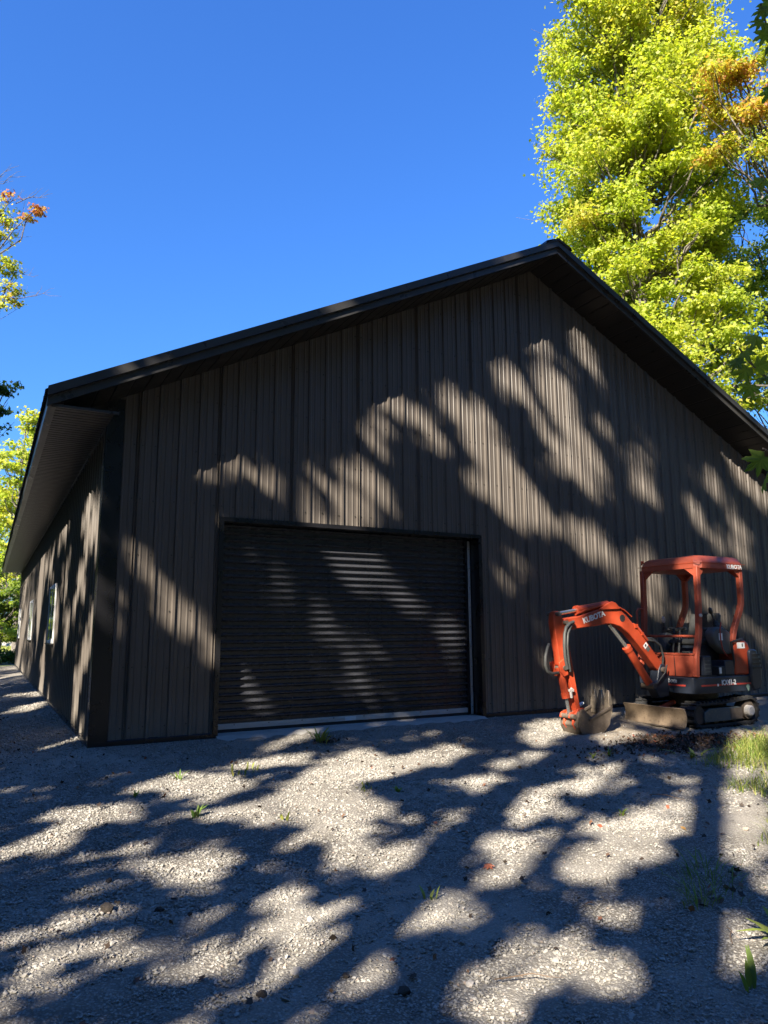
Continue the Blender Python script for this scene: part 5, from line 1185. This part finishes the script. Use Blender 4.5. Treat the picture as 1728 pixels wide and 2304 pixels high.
# ------------------------------------------------------------------ gravel, grass, weeds and litter
def gravel():
    rng = np.random.default_rng(81)
    def field(n, x0, x1, y0, y1, smin, smax, zoff):
        x = rng.uniform(x0, x1, n); y = rng.uniform(y0, y1, n)
        out = (y < -.06) | (x < -.05)
        dirt = (((x-7.9)/2.4)**2+((y+1.6)/1.5)**2 < 1) & (rng.random(n) < .85)
        turf = (x > 5.7+(y+2.9)*.95) & (y < -2.9) & (rng.random(n) < .45)
        sill = (x > DX0-.05) & (x < DX1+.05) & (y > -.19)
        patch = np.sin(x*1.9+1.2*y)+np.sin(y*2.7-x*.8)+.7*np.sin(x*4.1+y*3.3)
        thin = (patch < -.35) & (rng.random(n) < .55)
        k = out & ~dirt & ~turf & ~sill & ~thin
        x, y = x[k], y[k]; m = len(x)
        s = smin + (smax-smin)*rng.random(m)**2.6
        return np.stack([x, y, zg(x, y)+zoff*s], -1), s
    A = field(66000, -2.2, 3.6, -7.0, -4.0, .0045, .013, .2)
    B = field(90000, -3.2, 7.5, -4.2, -2.0, .0055, .016, .25)
    Cc = field(80000, -3.4, 8.5, -2.0, .0, .0055, .016, .25)
    D = field(30000, -3.0, 0.0, .0, 12.0, .009, .024, .25)
    E_ = field(1500, -2.5, 7.0, -6.5, -.3, .013, .030, .15)
    P = np.concatenate([A[0], B[0], Cc[0], D[0], E_[0]]); s = np.concatenate([A[1], B[1], Cc[1], D[1], E_[1]]); n = len(P)
    me = bpy.data.meshes.new('gravel'); me.vertices.add(n); me.vertices.foreach_set('co', P.ravel().astype(np.float32))
    sc = np.stack([s*rng.uniform(.8, 1.35, n), s*rng.uniform(.7, 1.0, n), s*rng.uniform(.35, .75, n)], -1)
    ro = np.stack([rng.normal(size=n)*.35, rng.normal(size=n)*.35, rng.random(n)*6.283], -1)
    for nm, arr in (('scl', sc), ('rot', ro)):
        a = me.attributes.new(nm, 'FLOAT_VECTOR', 'POINT'); a.data.foreach_set('vector', arr.ravel().astype(np.float32))
    m, nt, out = new_mat('crushed_stone')
    oi = nt.nodes.new('ShaderNodeObjectInfo')
    c = ramp(nt, oi.outputs['Random'], [(0, (.19, .178, .158)), (.2, (.235, .222, .198)), (.5, (.28, .266, .24)), (.8, (.31, .296, .27)), (.93, (.345, .33, .305)), (1, (.28, .22, .18))])
    n1 = noise(nt, 3, 4, .6, coords(nt)); c = mixc(nt, .5, c, ramp(nt, n1, [(.3, (.7, .7, .7)), (.7, (1.2, 1.2, 1.2))]), 'MULTIPLY')
    princ(nt, out, c, .85, 0, .25)
    stones = bpy.data.collections.new('stone_shapes')
    for k in range(7):
        bm = bmesh.new(); bmesh.ops.create_icosphere(bm, subdivisions=1, radius=1)
        r = random.Random(k)
        for v in bm.verts:
            v.co *= r.uniform(.62, 1.12)
        for _ in range(3):
            nn = Vector((r.uniform(-1, 1), r.uniform(-1, 1), r.uniform(-1, 1))).normalized(); d = r.uniform(.45, .7)
            for v in bm.verts:
                e = v.co.dot(nn)-d
                if e > 0: v.co -= nn*e
        sm = bpy.data.meshes.new('stone'); bm.to_mesh(sm); bm.free(); sm.materials.append(m)
        stones.objects.link(bpy.data.objects.new('stone', sm))
    o = link_mesh('gravel', me); tag(o, kind='stuff')
    ng = bpy.data.node_groups.new('scatter', 'GeometryNodeTree')
    ng.interface.new_socket('Geometry', in_out='INPUT', socket_type='NodeSocketGeometry'); ng.interface.new_socket('Geometry', in_out='OUTPUT', socket_type='NodeSocketGeometry')
    gi = ng.nodes.new('NodeGroupInput'); go = ng.nodes.new('NodeGroupOutput'); ip = ng.nodes.new('GeometryNodeInstanceOnPoints'); ci = ng.nodes.new('GeometryNodeCollectionInfo')
    ci.inputs['Collection'].default_value = stones; ci.inputs['Separate Children'].default_value = True; ci.inputs['Reset Children'].default_value = True
    ip.inputs['Pick Instance'].default_value = True
    for nm, sk in (('scl', 'Scale'), ('rot', 'Rotation')):
        na = ng.nodes.new('GeometryNodeInputNamedAttribute'); na.data_type = 'FLOAT_VECTOR'; na.inputs['Name'].default_value = nm
        ng.links.new(na.outputs['Attribute'], ip.inputs[sk])
    ng.links.new(gi.outputs[0], ip.inputs['Points']); ng.links.new(ci.outputs[0], ip.inputs['Instance']); ng.links.new(ip.outputs[0], go.inputs[0])
    md = o.modifiers.new('scatter', 'NODES'); md.node_group = ng
gravel()

def blades(P, H, lean, width, tint, rng, name='grass', mat='grass', segs=3, heading=None):
    n = len(P); th = rng.random(n)*6.283 if heading is None else heading
    d = np.stack([np.cos(th), np.sin(th), 0*th], -1); sd = np.stack([-np.sin(th), np.cos(th), 0*th], -1)
    V = []
    for i in range(segs+1):
        t = i/segs
        c = P + d*(lean*H*t**1.9)[:, None] + np.array((0, 0, 1.0))*(H*(t-.35*lean*t*t))[:, None]
        w = (width*(1-t)**.7*.5 if name == 'grass' else width*(math.sin(math.pi*(.12+.85*t)))*.5)[:, None]
        V += [c-sd*w, c+sd*w]
    k = 2*(segs+1); V = np.stack(V, 1); q = np.array([(2*i, 2*i+1, 2*i+3, 2*i+2) for i in range(segs)])
    F = (np.arange(n)[:, None, None]*k+q[None]).reshape(-1, 4)
    me = bpy.data.meshes.new(name); me.vertices.add(n*k); me.vertices.foreach_set('co', V.ravel().astype(np.float32))
    me.loops.add(F.size); me.loops.foreach_set('vertex_index', F.ravel().astype(np.int32))
    me.polygons.add(len(F)); me.polygons.foreach_set('loop_start', (np.arange(len(F))*4).astype(np.int32))
    at = me.attributes.new('tint', 'FLOAT', 'POINT'); at.data.foreach_set('value', np.repeat(tint, k).astype(np.float32))
    me.update(); me.materials.append(M[mat]); return me
def grass():
    rng = np.random.default_rng(91); n = 30000
    x = rng.uniform(3.6, 9.5, n); y = rng.uniform(-5.2, -2.55, n)
    e = x - (5.7+(y+2.9)*.95) - .25*np.sin(y*7) - .3*rng.random(n)
    cl = np.sin(x*5+y*3)+np.sin(y*6-x*2)
    k = (e > 0) & (rng.random(n) < np.clip(.25+e*.9, 0, 1)) & (cl > -1.2+.8*rng.random(n)); x, y, e = x[k], y[k], e[k]; n = len(x)
    P = np.stack([x, y, zg(x, y)], -1); H = rng.uniform(.08, .21, n)*(.7+.9*np.clip(e*1.4, 0, 1))
    me = blades(P, H, rng.uniform(.3, 1.3, n), rng.uniform(.004, .009, n), np.clip(.55+rng.normal(size=n)*.22, 0, 1), rng); o = link_mesh('grass', me); tag(o, kind='stuff')
    # grass strip and low plants far beyond the building
    n = 5000; x = rng.uniform(-9, 3.5, n); y = rng.uniform(66, 84, n); P = np.stack([x, y, zg(x, y)], -1)
    o = link_mesh('grass', blades(P, rng.uniform(.2, .5, n), rng.uniform(.2, .9, n), rng.uniform(.05, .1, n), np.clip(.7+rng.normal(size=n)*.12, 0, 1), rng)); tag(o, kind='stuff')
grass()
def weed(name, x, y, n, h, w, tint, label, cat, seed, lean=(.4, 1.1), spread=.03, group=None, dead=0):
    rng = np.random.default_rng(seed); z = zg1(x, y); root = empty(name, (x, y, z)); tag(root, label, cat, group)
    P = np.stack([rng.normal(size=n)*spread, rng.normal(size=n)*spread, np.zeros(n)-.004], -1); th = np.arctan2(P[:, 1], P[:, 0])+rng.normal(size=n)*.5
    link_mesh('leaf', blades(P, rng.uniform(.6, 1.1, n)*h, rng.uniform(*lean, n), rng.uniform(.7, 1.2, n)*w, np.clip(tint+rng.normal(size=n)*.1, 0, 1), rng, 'leaf', 'grass', 4, th), root)
    if dead:
        P = np.stack([rng.normal(size=dead)*.09+.06, rng.normal(size=dead)*.05-.03, rng.uniform(.008, .035, dead)], -1)
        link_mesh('withered_leaf', leaf_mesh('withered_leaf', P, rng.normal(size=(dead, 3))*.5+np.array((0, 0, .6)), rng.uniform(.02, .04, dead), rng.random(dead), LOBE3, rng, M['deadleaf']), root)
    return root
weed('weed_tuft', 2.31, -.57, 24, .20, .024, .66, 'bright green weed tuft with withered brown leaves by the door sill', 'weed', 1, (.3, 1.1), .05, None, 34)
weed('broad_leaf_weed', 2.46, -5.80, 9, .17, .045, .55, 'broad leaved weed cut by the right picture edge on gravel', 'weed', 2, (.9, 1.6), .03)
weed('broad_leaf_weed', 5.85, -2.61, 8, .16, .035, .62, 'flat pale green weed on a sandy hump left of the grass', 'weed', 3, (1.1, 1.7), .04)
weed('grass_tuft', 2.50, -5.30, 34, .14, .006, .45, 'grass tuft with a small stone at its foot on shaded gravel', 'weed', 4, (.3, 1.0), .05, None, 8)
weed('grass_tuft', 2.78, -5.18, 40, .15, .006, .3, 'dark green grass tuft in shade at the right edge', 'weed', 5, (.5, 1.4), .12, None, 6)
weed('grass_tuft', 2.95, -5.0, 40, .16, .006, .3, 'taller shaded grass tuft behind the darker one at right', 'weed', 15, (.3, 1.2), .09, None, 4)
weed('broad_leaf_weed', 1.93, -6.02, 4, .17, .03, .4, 'upright single leaved sprout near the bottom right corner', 'weed', 6, (.1, .5), .015)
small = [((.55, -1.55), .10, .018, .3, 'dark upright sprout on the shaded gravel left of the door'), ((.45, -2.55), .10, .018, .3, 'lone dark sprout between two sunlit gravel patches at left'), ((1.18, -1.42), .09, .02, .72, 'yellow-green seedlings on sunlit gravel left of the door'), ((1.02, -2.88), .07, .03, .66, 'pale green rosette in the middle of sunlit gravel'),
         ((2.15, -2.6), .06, .028, .45, 'small green rosette at the centre of the gravel'), ((1.9, -2.35), .06, .014, .74, 'yellowish patch of low seedlings on central gravel'), ((3.4, -3.9), .09, .018, .5, 'green sprout on the dark shadow stripe at right'), ((1.25, -4.55), .08, .02, .6, 'bright sprout with two leaves on lower central gravel'), ((4.75, -2.22), .10, .03, .55, 'green seedling just in front of the digging bucket'), ((5.0, -2.2), .12, .02, .5, 'thin green stalk at the foot of the bucket'), ((.12, -1.9), .07, .02, .3, 'low dark leaves in the shaded gravel at far left')]
for i, ((x, y), h, w, t, lab) in enumerate(small):
    weed('seedling', x, y, 6 if 'patch' not in lab and 'seedlings' not in lab else 14, h, w, t, lab, 'weed', 100+i, (.2, 1.0), .015 if 'seedlings' not in lab else .07)
for i in range(9):
    rx = random.Random(200+i)
def dead_litter():
    rng = np.random.default_rng(95); n1, n2, n3, n4 = 1500, 700, 420, 500
    x = np.concatenate([6.2+rng.normal(size=n1)*.6, -1.02+rng.normal(size=n2)*.14, rng.uniform(-.8, 6, n3), 7.9+rng.normal(size=n4)*.7]); y = np.concatenate([-2.15+rng.normal(size=n1)*.17, rng.uniform(-.4, 6, n2), rng.uniform(-5.5, -.4, n3), -2.5+rng.normal(size=n4)*.12])
    P = np.stack([x, y, zg(x, y)+rng.uniform(.006, .03, len(x))], -1)
    me = leaf_mesh('leaf_litter', P, rng.normal(size=P.shape)*.55+np.array((0, 0, .7)), rng.uniform(.012, .034, len(x)), np.clip(rng.random(len(x))**1.8*.85, 0, 1), LOBE3, rng, M['deadleaf'])
    tag(link_mesh('leaf_litter', me), kind='stuff')
dead_litter()
def fallen(x, y, s, t, lab, seed, mat='deadleaf'):
    me = big_leaf(seed).copy(); me.materials.clear(); me.materials.append(M[mat])
    me.attributes['tint'].data.foreach_set('value', [t]*len(me.vertices))
    o = link_mesh('fallen_leaf', me); r = random.Random(seed); o.scale = (s, s, s); o.rotation_euler = (r.uniform(-.4, .4), r.uniform(-.4, .4), r.uniform(0, 6)); o.location = (x, y, zg1(x, y)+s*.28+.012)
    tag(o, lab, 'leaf')
fallen(1.81, -4.33, .05, .82, 'rust red fallen maple leaf on lit gravel right of centre', 3)
fallen(3.55, -4.35, .035, .97, 'small yellow fallen leaf on gravel near the right shadow stripe', 4)
fallen(2.4, -2.05, .045, .12, 'dark brown curled leaf on central gravel', 5)
fallen(2.55, -1.75, .045, .2, 'brown leaf lying behind the curled dark one on gravel', 6)
fallen(1.55, -2.1, .04, .75, 'reddish leaf on gravel left of the centre', 7)
fallen(1.95, -5.05, .035, .55, 'brown leaf at a lit spot edge low on the right', 8)
fallen(.72, -5.25, .035, .35, 'dull brown leaf on gravel at the bottom centre', 9)
def rock(x, y, s, col, lab, seed, cat='stone', name='rock', sq=.6):
    bm = bmesh.new(); bmesh.ops.create_icosphere(bm, subdivisions=2, radius=1); r = random.Random(seed)
    cuts = [(Vector((r.uniform(-1, 1), r.uniform(-1, 1), r.uniform(-1, 1))).normalized(), r.uniform(.5, .8)) for _ in range(7)]
    for v in bm.verts:
        v.co *= r.uniform(.92, 1.06)
        for nn, d in cuts:
            e = v.co.dot(nn)-d
            if e > 0: v.co -= nn*e
        v.co = Vector((v.co.x*s, v.co.y*s*.75, v.co.z*s*sq))
    me = bpy.data.meshes.new(name); bm.to_mesh(me); bm.free(); me.materials.append(col)
    o = link_mesh(name, me); o.location = (x, y, zg1(x, y)+s*sq*.35); o.rotation_euler = (0, 0, r.uniform(0, 6)); tag(o, lab, cat); return o
M['stone'] = painted('field_stone', (.36, .33, .29), .8, .3, .25, (.2, .17, .14), .55, 18, 0, .3)
M['clod'] = painted('earth_clod', (.05, .042, .036), .9, .2, .3, (.12, .1, .08), .55, 20, 0, .4)
M['palestone'] = painted('pale_rubble', (.62, .61, .58), .8, .3, .15, (.4, .38, .35), .6, 18, 0, .3)
rock(2.535, -5.44, .032, M['stone'], 'tan rounded stone beside the grass tuft at right', 1)
rock(-.36, -3.95, .05, M['clod'], 'largest dark clod in the shade at the left edge', 2)
rock(-.12, -4.05, .035, M['clod'], 'flat dark clod right of the largest one', 3)
rock(-.30, -3.55, .03, M['clod'], 'dark clod furthest back among those at the left edge', 4)
rock(.02, -4.15, .022, M['clod'], 'small dark clod between lit patches at left', 5)
rock(.28, -4.98, .04, M['stone'], 'brown stone on the lit gravel at lower left', 6)
rock(.08, -5.1, .03, M['clod'], 'purplish dark clod near the lower left corner', 7)
rock(.62, -5.33, .035, M['clod'], 'dark flat stone at the bottom left of centre', 8)
rock(.46, -5.1, .022, M['clod'], 'reddish dark pebble next to the dark flat stone', 9)
rock(7.12, -.62, .15, M['palestone'], 'pale broken concrete chunk behind the dozer blade', 10, 'rubble', 'rubble_chunk', .9)
rock(7.25, -.80, .10, M['palestone'], 'smaller pale chunk beside the larger one behind the blade', 11, 'rubble', 'rubble_chunk', .8)
M['twig'] = painted('dry_twig', (.12, .085, .06), .8, .2, .2)
def twig(pts, r, lab):
    mb = MB(); b = Vector((pts[0][0], pts[0][1], zg1(*pts[0])))
    mb.tube([(x-b.x, y-b.y, zg1(x, y)+.02+h-b.z) for (x, y), h in zip(pts, (0, .012, .02, .01, .0))], [r, r, r*.8, r*.6, r*.4], 6)
    o = mb.build('twig', M['twig']); o.location = b; tag(o, lab, 'twig')
twig([(6.05, -2.72), (6.2, -2.7), (6.35, -2.62), (6.5, -2.6), (6.6, -2.52)], .012, 'dry forked stick on sand right of the litter')
twig([(2.2, -5.72), (2.24, -5.68), (2.28, -5.66), (2.31, -5.61), (2.33, -5.6)], .003, 'thin bent twig on bright gravel at the right edge')
twig([(4.05, -3.6), (4.1, -3.65), (4.12, -3.72), (4.16, -3.78), (4.2, -3.84)], .004, 'short dark twig on lit gravel left of the right shadow stripe')
twig([(1.0, -5.45), (1.08, -5.5), (1.14, -5.53), (1.2, -5.58), (1.26, -5.6)], .003, 'thin twig lying across gravel at the bottom')

# ------------------------------------------------------------------ far things beyond the building: lane, pile of gravel, low plants
mb = MB(); xs = [-60, -30, -12, -4, 4, 20, 60]
ys = [48+abs(x)*.02 for x in xs]
mb.add([(x, y-4, zg1(x, y)+.03) for x, y in zip(xs, ys)] + [(x, y+14, zg1(x, y)+.03) for x, y in zip(xs, ys)], [(i, i+1, 8+i, 7+i) for i in range(6)])
M['lane'] = painted('pale_lane', (.42, .41, .40), .9, .2, .1, (.3, .29, .28), .55, 1.5, 0, .1)
tag(mb.build('lane', M['lane']), kind='structure')
bm = bmesh.new(); bmesh.ops.create_grid(bm, x_segments=40, y_segments=40, size=1); rr = random.Random(8)
for v in bm.verts:
    d = math.hypot(v.co.x, v.co.y); v.co.z = max(0, 2.6*(1-d*1.05)) + (.06*rr.uniform(-1, 1) if d < .95 else -.3); v.co.x *= 5.5; v.co.y *= 5
me = bpy.data.meshes.new('gravel_pile'); bm.to_mesh(me); bm.free(); me.materials.append(M['concrete'])
o = link_mesh('gravel_pile', me); o.location = (3.2, 92, zg1(3, 92)); tag(o, 'pale heap of gravel far off beyond the building corner', 'gravel pile')
for i, (x, y, lab) in enumerate(((-.3, 35.2, 'dark low shrub beyond the far corner at the left edge'), (.55, 35.4, 'dark low shrub touching the far building corner'), (-1.3, 35.6, 'low dark shrub furthest left past the building'))):
    rng = np.random.default_rng(300+i); n = 900; root = empty('low_shrub', (x, y, zg1(x, y))); tag(root, lab, 'shrub')
    P = unit(rng.normal(size=(n, 3)))*rng.random((n, 1))**.4*np.array((.75, .5, .42))+np.array((0, 0, .38))
    link_mesh('foliage', leaf_mesh('foliage', P, rng.normal(size=(n, 3))+np.array((0, 0, .6)), rng.uniform(.05, .1, n), np.clip(.25+rng.normal(size=n)*.12, 0, 1), LOBE3, rng, M['leaf']), root)
    mb = MB()
    for k in range(7): mb.tube([(0, 0, -.02), tuple(P[k*9]*.6), tuple(P[k*9])], [.02, .012, .005], 5)
    mb.build('stem', M['bark'], root)
